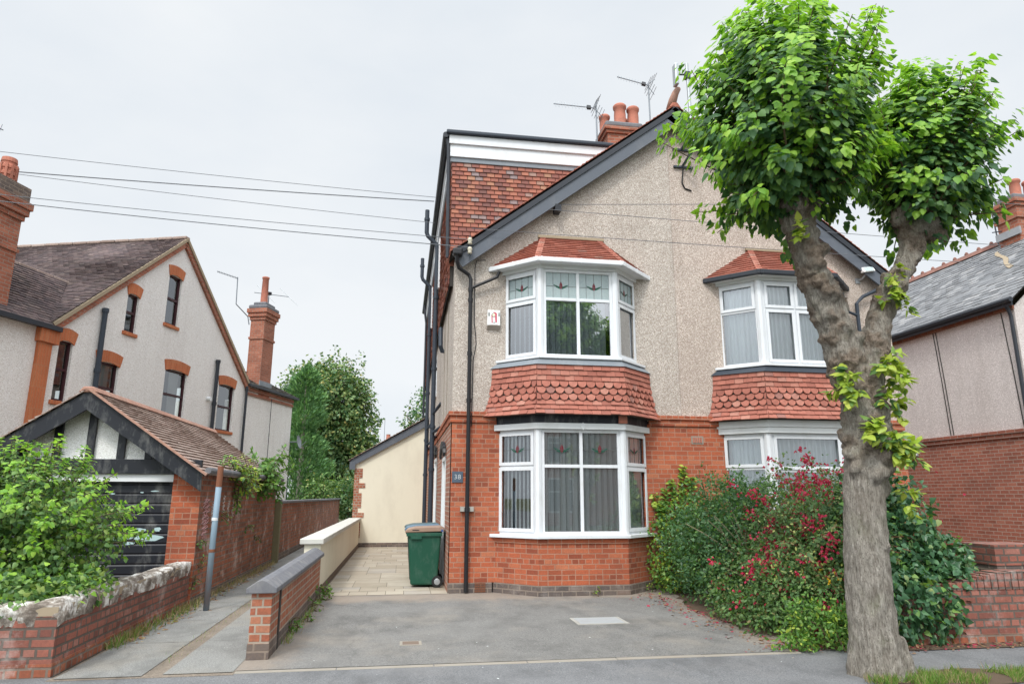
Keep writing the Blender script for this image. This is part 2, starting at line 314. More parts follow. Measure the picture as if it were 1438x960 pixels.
class MB:
    def __init__(s): s.v = []; s.f = []; s.mi = []; s.cur = 0
    def add(s, pts, faces):
        b = len(s.v); s.v += [tuple(p) for p in pts]
        for f in faces: s.f.append([b + i for i in f]); s.mi.append(s.cur)
        return s
    def poly(s, *pts): return s.add(pts, [list(range(len(pts)))])
    def frame(s, O, U, V, N, u0, u1, v0, v1, n0, n1):
        O, U, V, N = Vector(O), Vector(U), Vector(V), Vector(N)
        P = [O + U * u + V * v + N * n for n in (n0, n1) for v in (v0, v1) for u in (u0, u1)]
        fc = [(0, 2, 3, 1), (4, 5, 7, 6), (0, 1, 5, 4), (2, 6, 7, 3), (0, 4, 6, 2), (1, 3, 7, 5)]
        if U.cross(V).dot(N) < 0: fc = [tuple(reversed(f)) for f in fc]
        return s.add(P, fc)
    def box(s, x0, x1, y0, y1, z0, z1):
        return s.frame((0, 0, 0), (1, 0, 0), (0, 1, 0), (0, 0, 1), x0, x1, y0, y1, z0, z1)
    def beam(s, p, q, w, h, up=(0, 0, 1)):
        p, q = Vector(p), Vector(q); U = (q - p); L = U.length; U.normalize()
        N = Vector(up); N = (N - U * N.dot(U)).normalized(); V = N.cross(U)
        return s.frame(p, U, V, N, 0, L, -w / 2, w / 2, -h / 2, h / 2)
    def tube(s, pts, r, n=8, cap=True):
        pts = [Vector(p) for p in pts]; k = len(pts)
        rs = r if isinstance(r, (list, tuple)) else [r] * k
        ref = None; b = len(s.v)
        for i, p in enumerate(pts):
            d = (pts[min(i + 1, k - 1)] - pts[max(i - 1, 0)]).normalized()
            if ref is None: ref = Vector((0, 0, 1)) if abs(d.z) < .9 else Vector((1, 0, 0))
            a = (ref - d * ref.dot(d)).normalized(); ref = a; c = d.cross(a)
            for j in range(n):
                t = 2 * math.pi * j / n; s.v.append(tuple(p + (a * math.cos(t) + c * math.sin(t)) * rs[i]))
        for i in range(k - 1):
            for j in range(n):
                j2 = (j + 1) % n
                s.f.append([b + i * n + j, b + i * n + j2, b + (i + 1) * n + j2, b + (i + 1) * n + j]); s.mi.append(s.cur)
        if cap:
            s.f.append([b + j for j in reversed(range(n))]); s.mi.append(s.cur)
            s.f.append([b + (k - 1) * n + j for j in range(n)]); s.mi.append(s.cur)
        return s
    def lathe(s, c, prof, n=16, axis='z'):
        c = Vector(c); b = len(s.v)
        for r, z in prof:
            for j in range(n):
                t = 2 * math.pi * j / n; x, y = r * math.cos(t), r * math.sin(t)
                s.v.append(tuple(c + (Vector((x, y, z)) if axis == 'z' else Vector((x, z, y)) if axis == 'y' else Vector((z, x, y)))))
        for i in range(len(prof) - 1):
            for j in range(n):
                j2 = (j + 1) % n; s.f.append([b + i * n + j, b + i * n + j2, b + (i + 1) * n + j2, b + (i + 1) * n + j]); s.mi.append(s.cur)
        return s
    def prism(s, pts, ext):
        pts = [Vector(p) for p in pts]; e = Vector(ext); k = len(pts)
        return s.add(pts + [p + e for p in pts], [list(reversed(range(k))), list(range(k, 2 * k))] + [(i, (i + 1) % k, k + (i + 1) % k, k + i) for i in range(k)])
    def wall(s, O, U, V, outer, holes=(), depth=.12, N=None):
        """flat wall with openings, reveals going inwards (against N)"""
        O, U, V = Vector(O), Vector(U), Vector(V); N = Vector(N) if N else U.cross(V)
        loops = [outer] + [[(a, c), (b, c), (b, d), (a, d)] for a, b, c, d in holes]
        tri = tessellate_polygon([[Vector((p[0], p[1], 0)) for p in lp] for lp in loops])
        flat = [p for lp in loops for p in lp]; P = [O + U * p[0] + V * p[1] for p in flat]
        fs = []
        for t in tri:
            a, b, c = (P[i] for i in t)
            fs.append(tuple(t) if (b - a).cross(c - a).dot(N) > 0 else tuple(reversed(t)))
        s.add(P, fs)
        for a, b, c, d in holes:
            q = [O + U * x + V * y for x, y in ((a, c), (b, c), (b, d), (a, d))]
            for i in range(4):
                p0, p1 = q[i], q[(i + 1) % 4]; s.poly(p0, p1, p1 - N * depth, p0 - N * depth)
        return s
    def build(s, name, mats, parent=None, smooth=False, bevel=0, label=None):
        me = bpy.data.meshes.new(name)
        o = None
        V = np.array(s.v, dtype=np.float64).reshape(-1, 3)
        org = np.array(ORG[parent.name]) if parent is not None else np.zeros(3)
        me.from_pydata((V - org).tolist(), [], s.f); me.update()
        uvl = me.uv_layers.new(name='UVMap')
        npol = len(me.polygons)
        nrm = np.zeros(npol * 3, dtype=np.float32); me.polygons.foreach_get('normal', nrm); nrm = nrm.reshape(-1, 3)
        lt = np.zeros(npol, dtype=np.int32); me.polygons.foreach_get('loop_total', lt)
        vi = np.zeros(len(me.loops), dtype=np.int32); me.loops.foreach_get('vertex_index', vi)
        ln = np.repeat(nrm, lt, axis=0); P = V[vi]
        hl = np.maximum(np.hypot(ln[:, 0], ln[:, 1]), 1e-6)
        tx, ty = -ln[:, 1] / hl, ln[:, 0] / hl
        flatm = np.abs(ln[:, 2]) > .75
        u = np.where(flatm, P[:, 0], tx * P[:, 0] + ty * P[:, 1]); w = np.where(flatm, P[:, 1], P[:, 2])
        uvl.data.foreach_set('uv', np.stack([u, w], 1).astype(np.float32).ravel())
        me.polygons.foreach_set('material_index', np.array(s.mi, dtype=np.int32))
        if smooth: me.polygons.foreach_set('use_smooth', np.ones(npol, dtype=bool))
        o = link_mesh(name, me, mats, parent)
        if bevel:
            b = o.modifiers.new('bevel', 'BEVEL'); b.width = bevel; b.segments = 2; b.limit_method = 'ANGLE'
        if label: o['label'] = label
        return o

def lerp(a, b, t): return a + (b - a) * t

def tiles(mb, A, B, C, D, gauge=.1, tw=.165, th=.014, scallop=None, jit=1., first=0, N=None, wander=0., gap=.0025):
    """overlapping tiles over quad: bottom edge A-B, top edge D-C"""
    A, B, C, D = map(Vector, (A, B, C, D)); U = (B - A).normalized()
    up = (D - A) if (D - A).length > (C - B).length * .5 else (C - B)
    if (C - D).length < 1e-6: up = C - A
    Nn = U.cross(up).normalized(); V = Nn.cross(U)
    if N is not None and Nn.dot(Vector(N)) < 0: Nn = -Nn
    w = (B - A).length; cu, du = (C - A).dot(U), (D - A).dot(U); h = (D - A).dot(V)
    rows = max(1, round(h / gauge)); g = h / rows
    L = lambda v: du * v / h
    Rr = lambda v: w + (cu - w) * v / h
    P = lambda u, v, n: A + U * u + V * v + Nn * n
    for i in range(rows):
        v0, v1 = i * g, min(h, (i + 1) * g + g * .15)
        l0, r0, l1, r1 = L(v0), Rr(v0), L(v1), Rr(v1)
        sc = scallop and (i in scallop)
        off = (tw / 2 if (i + first) % 2 else 0) + .0
        lo, hi = min(l0, l1), max(r0, r1)
        k = math.floor((lo - off) / tw)
        u = k * tw + off
        while u < hi:
            a, b = u + gap, u + tw - gap; u += tw
            a0, b0 = max(a, l0), min(b, r0); a1, b1 = max(a, l1), min(b, r1)
            if b0 - a0 < .01 and b1 - a1 < .01: continue
            if b0 < a0: a0 = b0 = (a0 if a0 <= r0 else r0) if a > r0 else max(l0, min(b0, r0))
            if b1 < a1: a1 = b1 = max(l1, min((a1 + b1) / 2, r1))
            t = th * (1 + random.uniform(-.25, .35) * jit); dz = random.uniform(-.006, .006) * jit
            wn = wander * noise.noise(P(a0, v0, 0) * .6)
            t += wn
            if sc and b0 - a0 > tw * .5:
                m = v0 + g * .62; arc = []
                for q in range(1, 8):
                    an = math.pi * q / 8
                    arc.append((lerp(a0, b0, .5 - .5 * math.cos(an)), m - (m - v0 + .012) * math.sin(an)))
                low = [(a0, m)] + arc + [(b0, m)]
                top = [P(x, y, t) for x, y in low]; bot = [P(x, y, .0) for x, y in low]; n = len(low)
                mb.add(top + bot + [P(b1, v1, .002), P(a1, v1, .002)], [list(range(n)) + [2 * n, 2 * n + 1]] + [(j, n + j, n + j + 1, j + 1) for j in range(n - 1)])
            else:
                mb.add([P(a0, v0 + dz, t), P(b0, v0 + dz, t), P(b1, v1, .002), P(a1, v1, .002), P(a0, v0 + dz, 0), P(b0, v0 + dz, 0)],
                       [(0, 1, 2, 3), (4, 5, 1, 0), (4, 0, 3), (1, 5, 2)])
    return mb

# ------------------------------------------------------------------ foliage
TPL = {
 'heart': ([(0, 0, 0), (-.07, .28, -.03), (.18, .48, -.11), (.58, .33, -.11), (1.1, 0, -.12), (.45, 0, .03), (-.07, -.28, -.03), (.18, -.48, -.11), (.58, -.33, -.11)],
           [(0, 5, 2, 1), (5, 4, 3, 2), (0, 6, 7, 5), (5, 7, 8, 4)]),
 'oval': ([(0, 0, 0), (.35, .26, -.05), (.72, .2, -.06), (1, 0, -.04), (.35, -.26, -.05), (.72, -.2, -.06)], [(0, 3, 2, 1), (0, 4, 5, 3)]),
 'diamond': ([(0, 0, 0), (.5, .36, 0), (1, 0, -.05), (.5, -.36, .0)], [(0, 3, 2, 1)]),
 'blade': ([(0, .035, 0), (0, -.035, 0), (.55, .025, .05), (.55, -.025, .05), (1, 0, .18), (1, 0, .18)], [(0, 1, 3, 2), (2, 3, 4, 5)]),
 'needle': ([(0, 0, 0), (.5, .14, 0), (1, 0, -.1), (.5, -.14, 0)], [(0, 3, 2, 1)]),
}

def norm(a): return a / np.maximum(np.linalg.norm(a, axis=-1, keepdims=True), 1e-9)

def leaf_mesh(name, mats, parent, pts, tips, nrms, sizes, tpl, mi=None, kind=None, label=None):
    T, F = TPL[tpl]; T = np.array(T); n = len(pts); org = np.array(ORG[parent.name]) if parent is not None else np.zeros(3)
    X = norm(np.asarray(tips, float)); Z = np.asarray(nrms, float); Z = Z - X * (Z * X).sum(1, keepdims=True); Z = norm(Z); Y = np.cross(Z, X)
    s = np.asarray(sizes, float)[:, None, None]
    V = np.asarray(pts, float)[:, None, :] + s * (T[None, :, 0:1] * X[:, None, :] + T[None, :, 1:2] * Y[:, None, :] + T[None, :, 2:3] * Z[:, None, :]) - org
    k = len(T); fl = len(F[0]); nf = len(F)
    me = bpy.data.meshes.new(name)
    me.vertices.add(n * k); me.vertices.foreach_set('co', V.astype(np.float32).ravel())
    idx = (np.array(F)[None] + (np.arange(n) * k)[:, None, None]).astype(np.int32)
    me.loops.add(n * nf * fl); me.loops.foreach_set('vertex_index', idx.ravel())
    me.polygons.add(n * nf); me.polygons.foreach_set('loop_start', (np.arange(n * nf) * fl).astype(np.int32))
    me.polygons.foreach_set('loop_total', np.full(n * nf, fl, dtype=np.int32))
    if mi is not None: me.polygons.foreach_set('material_index', np.repeat(np.asarray(mi, np.int32), nf))
    me.update(calc_edges=True); me.validate()
    o = link_mesh(name, me, mats, parent)
    if kind: o['kind'] = kind
    if label: o['label'] = label
    return o

def rdir(rng, n): return norm(rng.normal(size=(n, 3)))

def shrub_points(rng, blobs, n, lump=.28, depth=.45, zmin=.03):
    """points near the lumpy surface of several ellipsoids"""
    vols = np.array([b[1][0] * b[1][1] + b[1][1] * b[1][2] + b[1][0] * b[1][2] for b in blobs]); pr = vols / vols.sum()
    P, O = [], []
    for (c, r), k in zip(blobs, rng.multinomial(n, pr)):
        d = rdir(rng, k); c = np.array(c); r = np.array(r)
        lumps = np.array([noise.noise(Vector(tuple(x * 2.6 + c)), noise_basis='PERLIN_ORIGINAL') for x in d])
        rad = 1 + lump * lumps * 1.6 - depth * rng.random(k) ** 2.2 + .06 * rng.normal(size=k)
        P.append(c + d * r * rad[:, None]); O.append(norm(d / r))
    P, O = np.concatenate(P), np.concatenate(O)
    m = P[:, 2] > zmin
    return P[m], O[m]

def leaves_on(rng, P, O, droop=.5, jitter=.7, up=.35):
    n = len(P)
    nr = norm(O * .6 + np.array([0, 0, up]) + rdir(rng, n) * jitter)
    tp = norm(O * .5 + np.array([0, 0, -droop]) + rdir(rng, n) * .8)
    return tp, nr

def sprays(rng, starts, ends, per, leafsize, sag=.15, spread=.06):
    """leafy shoots: curved lines with alternate leaves; returns pts,tips,nrms,sizes,t, curves"""
    P, T, Nn, S, tt, curves = [], [], [], [], [], []
    for a, b in zip(starts, ends):
        a, b = np.array(a), np.array(b); d = b - a; L = np.linalg.norm(d)
        mid = (a + b) / 2 + np.array([0, 0, sag * L]) + rng.normal(size=3) * .08 * L
        ts = np.linspace(.0, 1, 6); cv = [(1 - t) ** 2 * a + 2 * t * (1 - t) * mid + t * t * b for t in ts]; curves.append(cv)
        k = max(3, int(per * L)); t = rng.random(k) ** .65
        p = ((1 - t) ** 2)[:, None] * a + (2 * t * (1 - t))[:, None] * mid + (t ** 2)[:, None] * b
        tan = norm((2 * (1 - t))[:, None] * (mid - a) + (2 * t)[:, None] * (b - mid))
        off = rdir(rng, k); off = norm(off - tan * (off * tan).sum(1, keepdims=True))
        P.append(p + off * spread * rng.random((k, 1))); T.append(norm(off * .9 + tan * .5 + np.array([0, 0, -.55])))
        Nn.append(norm(tan * .15 + np.array([0, 0, .75]) + d / L * .5 + rdir(rng, k) * .45)); S.append(leafsize * rng.uniform(.45, 1.3, k)); tt.append(t)
    return [np.concatenate(x) for x in (P, T, Nn, S, tt)] + [curves]


# ------------------------------------------------------------------ setting
def sheet(name, pts, z, mat, kind='structure', label=None):
    mb = MB(); mb.poly(*[(x, y, z) for x, y in pts]); o = mb.build(name, mat); o['kind'] = kind
    return o
def strip(x0, x1, y0, y1): return [(x0, y0), (x1, y0), (x1, y1), (x0, y1)]

sheet('ground', strip(-400, 400, -400, 600), -.03, 'earth')
sheet('road', strip(-120, 120, -5.2, 3.0), -.10 + .004 + .09, 'asphalt_road')
mb = MB()
for i in range(-44, 44): mb.box(i * .915 + .004, (i + 1) * .915 - .004, 3.0, 3.14, -.02, .02)
o = mb.build('kerb', 'concrete', bevel=.012); o['kind'] = 'structure'
sheet('pavement', strip(-60, 60, 3.14, 7.2), 0.004, 'asphalt_pavement')
sheet('driveway', [(-1.47, 7.2), (9.9, 7.2), (9.9, 12.14), (-1.47, 12.14)], .008, 'asphalt_drive')
sheet('neighbour_driveway', strip(9.9, 13.5, 7.5, 26), .008, 'asphalt_drive')
edge_ = [(4.3, 7.22), (4.4, 7.7), (4.3, 8.3), (4.22, 9.0), (4.2, 9.7), (4.3, 10.4), (4.5, 11.1), (4.85, 12.1)]
bp = []
for (xa, ya_), (xb, yb_) in zip(edge_, edge_[1:]):
    for i in range(8):
        f = i / 8; x, y = lerp(xa, xb, f), lerp(ya_, yb_, f); bp.append((x + .14 * noise.noise(Vector((x * 3, y * 3, 0))) + .07 * noise.noise(Vector((x * 11, y * 11, 4))), y))
sheet('planting_bed', [(9.8, 12.12), (9.8, 7.22)] + bp, .0125, 'soil')
sheet('garden_soil', strip(-9, -3.28, 7.35, 11.3), .02, 'soil')
# alley: two concrete wheel strips with a sunken dirt joint
mb = MB()
ys = [7.1, 8.6, 10.0, 11.6, 13.2, 15., 17., 19.5, 22.5, 26., 30., 36.]
for a, b in zip(ys, ys[1:]):
    mb.poly((-2.98, a + .006, .012), (-2.25, a + .006, .012), (-2.25, b - .006, .012), (-2.98, b - .006, .012))
    mb.poly((-2.08, a + .04, .012), (-1.47, a + .04, .012), (-1.47, b + .03, .012), (-2.08, b + .03, .012))
o = mb.build('alley_path', 'concrete_strip'); o['kind'] = 'structure'
sheet('alley_dirt', strip(-3.02, -1.45, 7.05, 36), .006, 'sand_wash')
# side passage slabs
mb = MB(); y = 12.05; k = 0
while y < 23:
    rw = random.choice([.3, .45, .6]); x = -1.24
    while x < .8:
        w = min(random.choice([.3, .45, .6, .6]), .86 - x)
        z = .012 + random.uniform(-.001, .002)
        if w > .08: mb.poly((x + .006, y + .006, z), (x + w - .006, y + .006, z), (x + w - .006, y + rw - .006, z), (x + .006, y + rw - .006, z))
        x += w
    y += rw
o = mb.build('passage_paving', 'slab'); o['kind'] = 'structure'
sheet('passage_bed', strip(-1.27, .9, 12.02, 23.1), .009, 'sand_wash')
# pale edging along the back of the pavement and sandy wash along the house wall
mb = MB(); x = -1.45
while x < 4.15:
    L = .915; x1 = min(4.2, x + L - .006); mb.box(x, x1, 7.1, 7.17 + random.uniform(0, .01), -.02, .0105 + random.uniform(0, .003)); x += L
o = mb.build('driveway_edging', 'edging', bevel=.006); o['kind'] = 'structure'
def blobby(name, cx, cy, rx, ry, z, mat, seed=0):
    pts = []
    for i in range(28):
        t = 2 * math.pi * i / 28; q = 1 + .35 * noise.noise(Vector((math.cos(t) * 1.7 + seed, math.sin(t) * 1.7, seed)))
        pts.append((cx + rx * q * math.cos(t), cy + ry * q * math.sin(t)))
    return sheet(name, pts, z, mat)
blobby('tree_pit', 5.12, 5.98, .95, .26, .0125, 'soil', 7)
o = sheet('verge_soil', strip(5.4, 9, 7.02, 7.3), .013, 'soil')

# small covers in the tarmac
t = thing('inspection_cover', 'pale metal inspection cover set in the tarmac drive in front of the bay', 'drain cover', (2.62, 9.22, 0))
mb = MB(); mb.box(2.33, 2.91, 9.02, 9.42, .008, .02); mb.build('plate', 'plate_metal', t, bevel=.003)
mb = MB()
for x0, x1, y0, y1 in ((2.28, 2.33, 8.98, 9.46), (2.91, 2.96, 8.98, 9.46), (2.33, 2.91, 8.98, 9.02), (2.33, 2.91, 9.42, 9.46)): mb.box(x0, x1, y0, y1, .008, .016)
mb.build('frame', 'concrete', t)
t = thing('stopcock_cover', 'small brown stopcock cover let into the tarmac near the pavement', 'drain cover', (.17, 8.18, 0))
mb = MB(); mb.box(.08, .26, 8.1, 8.26, .008, .016); mb.build('lid', 'brown_plinth', t, bevel=.003)
mb = MB(); mb.box(.05, .29, 8.07, 8.1, .008, .0135); mb.box(.05, .29, 8.26, 8.29, .008, .0135); mb.box(.05, .08, 8.1, 8.26, .008, .0135); mb.box(.26, .29, 8.1, 8.26, .008, .0135); mb.build('frame', 'edging', t)

# ------------------------------------------------------------------ main house
YF, XL, XR, XM = 12.12, .85, 9.72, 5.28
SL = .761                                        # roof slope
H = thing('semi_detached_house', 'pebbledashed pair of semis under one gable, red brick ground floor and white bay windows', 'house', (XM, YF, 0))
BAYS = [(3.05, 'left'), (7.3, 'right')]

mb = MB()
holes = []
for cx, _ in BAYS: holes.append((cx - 1.17 - XL, cx + 1.17 - XL, 3.97, 5.64))
mb.wall((XL, YF, 0), (1, 0, 0), (0, 0, 1), [(0, 2.95), (XR - XL, 2.95), (XR - XL, 5.95), (XM - XL, 5.95 + (XM - XL) * SL), (0, 5.95)], holes, .2, (0, -1, 0))
side_holes = [(18.3 - YF, 19.2 - YF, 4.25, 5.35)]
mb.wall((XL, YF, 0), (0, 1, 0), (0, 0, 1), [(0, 2.95), (13.9, 2.95), (13.9, 5.95), (0, 5.95)], side_holes, .12, (-1, 0, 0))
mb.poly((XR, YF, 2.95), (XR, 26, 2.95), (XR, 26, 5.95), (XR, YF, 5.95))
mb.poly((XL, 26, 2.95), (XL, 26, 5.95), (XM, 26, 9.35), (XR, 26, 5.95), (XR, 26, 2.95))
mb.build('pebbledash_wall', 'pebbledash', H)

mb = MB()
holes = [(cx - 1.28 - XL, cx + 1.28 - XL, .93, 2.78) for cx, _ in BAYS]
mb.wall((XL, YF - .015, 0), (1, 0, 0), (0, 0, 1), [(0, .17), (XR - XL, .17), (XR - XL, 2.9), (0, 2.9)], holes, .2, (0, -1, 0))
mb.poly((XR, YF - .015, 0), (XR, 26, 0), (XR, 26, 2.95), (XR, YF - .015, 2.95))
mb.build('brick_wall', 'brick_front', H)
mb = MB()
sh = [(13.3 - YF, 14.35 - YF, .05, 2.35), (16.6 - YF, 17.8 - YF, .05, 2.5)]
mb.wall((XL - .015, YF - .015, 0), (0, 1, 0), (0, 0, 1), [(0, 0), (13.9, 0), (13.9, 2.9), (0, 2.9)], sh, .14, (-1, 0, 0))
mb.poly((XL, 26, 0), (XL, 26, 2.95), (XR, 26, 2.95), (XR, 26, 0))
mb.build('brick_side_wall', 'brick_side', H)
for a, b in ((XL - .02, 1.58), (4.52, 5.83), (8.77, XR)):
    mb = MB(); mb.box(a, b, YF - .032, YF - .01, 0, .17); mb.build('plinth', 'brick_blue', H)
# corbelled brick string course, two steps
for x0, x1 in ((XL - .06, 1.64), (4.46, 5.89), (8.71, XR + .02)):
    mb = MB(); mb.box(x0, x1, YF - .075, YF + .02, 2.985, 3.06); mb.box(x0 + .025, x1, YF - .045, YF + .02, 2.87, 2.985 - .002); mb.build('string_course', 'brick_front', H, bevel=.006)
mb = MB(); mb.box(XL - .06, XL + .02, YF + .021, 25.9, 2.985, 3.06); mb.box(XL - .035, XL + .02, YF + .021, 25.9, 2.87, 2.983)
mb.build('string_course', 'brick_front', H, bevel=.006)
# air bricks
for x, z in ((5.42, 2.62), (5.42, .6)):
    mb = MB(); mb.box(x - .12, x + .12, YF - .022, YF - .012, z - .075, z + .075); f = mb.build('air_brick', 'edging', H)
    mb = MB()
    for i in range(5): mb.box(x - .09 + i * .037, x - .065 + i * .037, YF - .034, YF - .023, z - .05, z + .05)
    mb.build('grille', 'terracotta', f)
mb = MB()
for i in range(7):
    for j in range(4): mb.box(1.29 + i * .027, 1.31 + i * .027, YF - .045, YF - .03, .02 + j * .04, .05 + j * .04)
mb.build('floor_vent', 'rust', H)
# dark void behind the windows: floors and back partition
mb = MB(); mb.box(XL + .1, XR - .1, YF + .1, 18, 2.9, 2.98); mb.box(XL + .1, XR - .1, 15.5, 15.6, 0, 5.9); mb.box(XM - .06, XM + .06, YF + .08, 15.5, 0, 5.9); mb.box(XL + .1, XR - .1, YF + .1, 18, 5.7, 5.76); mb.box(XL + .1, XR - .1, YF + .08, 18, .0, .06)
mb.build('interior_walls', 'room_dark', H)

# ---- bays
def offs(pts, off, ywall=YF):
    """offset an open plan polyline outwards (towards -y), keep the ends on the wall"""
    p = [Vector((x, y)) for x, y in pts]; lines = []
    for a, b in zip(p, p[1:]):
        d = (b - a).normalized(); n = Vector((d.y, -d.x)); lines.append((a + n * off, d))
    def isect(l1, l2):
        (a, d), (b, e) = l1, l2; c = d.x * e.y - d.y * e.x; r = b - a
        return a + d * ((r.x * e.y - r.y * e.x) / c)
    wl = (Vector((0, ywall)), Vector((1, 0)))
    return [isect(lines[0], wl)] + [isect(lines[i], lines[i + 1]) for i in range(len(lines) - 1)] + [isect(lines[-1], wl)]
def plan(cx, up=False):
    a, b, y = (1.42, .77, 11.52) if not up else (1.31, .715, 11.535)
    return [(cx - a, YF), (cx - b, y), (cx + b, y), (cx + a, YF)]
def slabring(mb, pl, o_out, z0, z1, o_in=None):
    """horizontal board following the bay plan"""
    A = offs(pl, o_out); Bq = [Vector(p) for p in ([(q[0], YF + .0) for q in ()])]
    pts = [(p.x, p.y, z0) for p in A]
    mb.prism(pts, (0, 0, z1 - z0)); return mb
def ring(mb, pl, o0, o1, z0, z1):
    A, B = offs(pl, o0), offs(pl, o1)
    for i in range(3):
        q = [A[i], A[i + 1], B[i + 1], B[i]]
        mb.prism([(p.x, p.y, z0) for p in q], (0, 0, z1 - z0))
    return mb

def fr(a, b):
    a, b = Vector((a.x, a.y, 0)), Vector((b.x, b.y, 0)); U = (b - a).normalized(); N = Vector((U.y, -U.x, 0)); return a, U, N, (b - a).length
def motif(F, u, w, s, gmb, rmb):
    O, U, N, _ = F; P = lambda x, y: O + U * (u + x * s) + Vector((0, 0, w + y * s)) + N * .006
    rmb.poly(P(-.035, -.02), P(0, -.07), P(.035, -.02), P(.03, .05), P(0, .12), P(-.03, .05))
    for sg in (-1, 1):
        q = [P(sg * .02, -.06), P(sg * .1, -.025), P(sg * .18, .045), P(sg * .09, .02), P(sg * .03, -.01)]
        gmb.poly(*(q if sg < 0 else q[::-1]))
def window_unit(mbf, F, z0, z1, cols, ztr, mode, subs):
    """frame bars into mbf; panes etc. queued in subs. cols: list of (u0,u1); mode[c] 'sash' or 'fixed'"""
    O, U, N, L = F; Z = Vector((0, 0, 1)); B = lambda *a: mbf.frame(O, U, Z, N, *a)
    t = .055
    B(0, L, z0, z0 + t, -.07, 0); B(0, L, z1 - t, z1, -.07, 0)
    e = [0] + [c[1] for c in cols[:-1]] + [L]
    for i, x in enumerate(e):
        a, b = (x, x + t) if i == 0 else (x - t, x) if i == len(e) - 1 else (x - t * .5, x + t * .5)
        B(a, b, z0 + t, z1 - t, -.07, -.001)
    for i, (x0, x1) in enumerate(zip(e, e[1:])):
        a = x0 + (t if i == 0 else t * .5); b = x1 - (t if i == len(cols) - 1 else t * .5)
        trs = ztr[i] if isinstance(ztr, list) else ztr
        zz = [z0 + t, z1 - t] if trs is None else None
        spans = [(z0 + t, z1 - t)]
        if trs is not None:
            B(a, b, trs - t * .5, trs + t * .5, -.07, -.002); spans = [(z0 + t, trs - t * .5), (trs + t * .5, z1 - t)]
        for j, (c, d) in enumerate(spans):
            top = j == len(spans) - 1
            if mode[i] == 'sash' or (mode[i] == 'topsash' and top):
                s = .045
                B(a - .012, b + .012, c - .012, c + s, 0, .018); B(a - .012, b + .012, d - s, d + .012, 0, .018)
                B(a - .012, a + s, c + s, d - s, 0, .018); B(b - s, b + .012, c + s, d - s, 0, .018)
                g = (a + s, b - s, c + s, d - s)
            else: g = (a, b, c, d)
            subs.append((F, g, top, i))
def add_panes(part, subs, paneof, motifs=True, leads=True):
    for F, (a, b, c, d), top, i in subs:
        O, U, N, L = F
        P = lambda u, z, n=-.03: O + U * u + Vector((0, 0, z)) + N * n
        mb = MB(); mb.poly(P(a - .01, c - .01), P(b + .01, c - .01), P(b + .01, d + .01), P(a - .01, d + .01)); mb.build('pane', paneof(top, i), part)
        if top and leads:
            O2 = O + N * -.034; F2 = (O2, U, N, L)
            lm, g, r = MB(), MB(), MB(); m = (a + b) / 2; zc = c + (d - c) * .46
            for x in (lerp(a, b, .24), m, lerp(a, b, .76)): lm.frame(O, U, (0, 0, 1), N, x - .003, x + .003, c, d, -.029, -.025)
            lm.frame(O, U, (0, 0, 1), N, a, b, zc - .003, zc + .003, -.0285, -.0245)
            lm.build('lead_cames', 'lead_came', part)
            motif(F2, m, zc, .85, g, r); r.build('glass_flower', 'glass_red', part); g.build('glass_leaves', 'glass_green', part)
def vertical_blind(part, F, a, b, z0, z1, ang, mat='blind_fabric', pitch=.075, wd=.086, gap=.0):
    O, U, N, L = F; mb = MB(); x = a + .02; dv = (U * math.cos(ang) + N * math.sin(ang)) * wd * .5
    while x < b - .01:
        c = O + U * x - N * .095; j = random.uniform(-.02, .02)
        d2 = dv + N * j * .1; bow = N.cross(Vector((0, 0, 1))) * 0 + (U * -math.sin(ang) + N * math.cos(ang)) * .007
        p = lambda q, z: Vector((0, 0, z)) + c + q
        mb.poly(p(-d2, z0), p(bow, z0), p(bow, z1), p(-d2, z1)); mb.poly(p(bow, z0), p(d2, z0), p(d2, z1), p(bow, z1)); x += pitch
    mb.build('vertical_blind', mat, part)
def curtain(part, F, a, b, z0, z1, seed=0, amp=.022):
    O, U, N, L = F; mb = MB(); n = int((b - a) / .012); pts = []
    for i in range(n + 1):
        u = lerp(a, b, i / n); q = amp * math.sin(u * 62 + 2.2 * math.sin(u * 9 + seed)) + .01 * math.sin(u * 140 + seed)
        pts.append(O + U * u - N * (.12 + q * 1.3))
    for p, q in zip(pts, pts[1:]): mb.poly(p + Vector((0, 0, z0)), q + Vector((0, 0, z0)), q + Vector((0, 0, z1)), p + Vector((0, 0, z1)))
    mb.build('net_curtain', 'net_curtain', part, smooth=True)

def post(mb, p, z0, z1, r=.055):
    mb.lathe((p.x, p.y + .03, 0), [(0, z0), (r, z0), (r, z1), (0, z1)], 8)

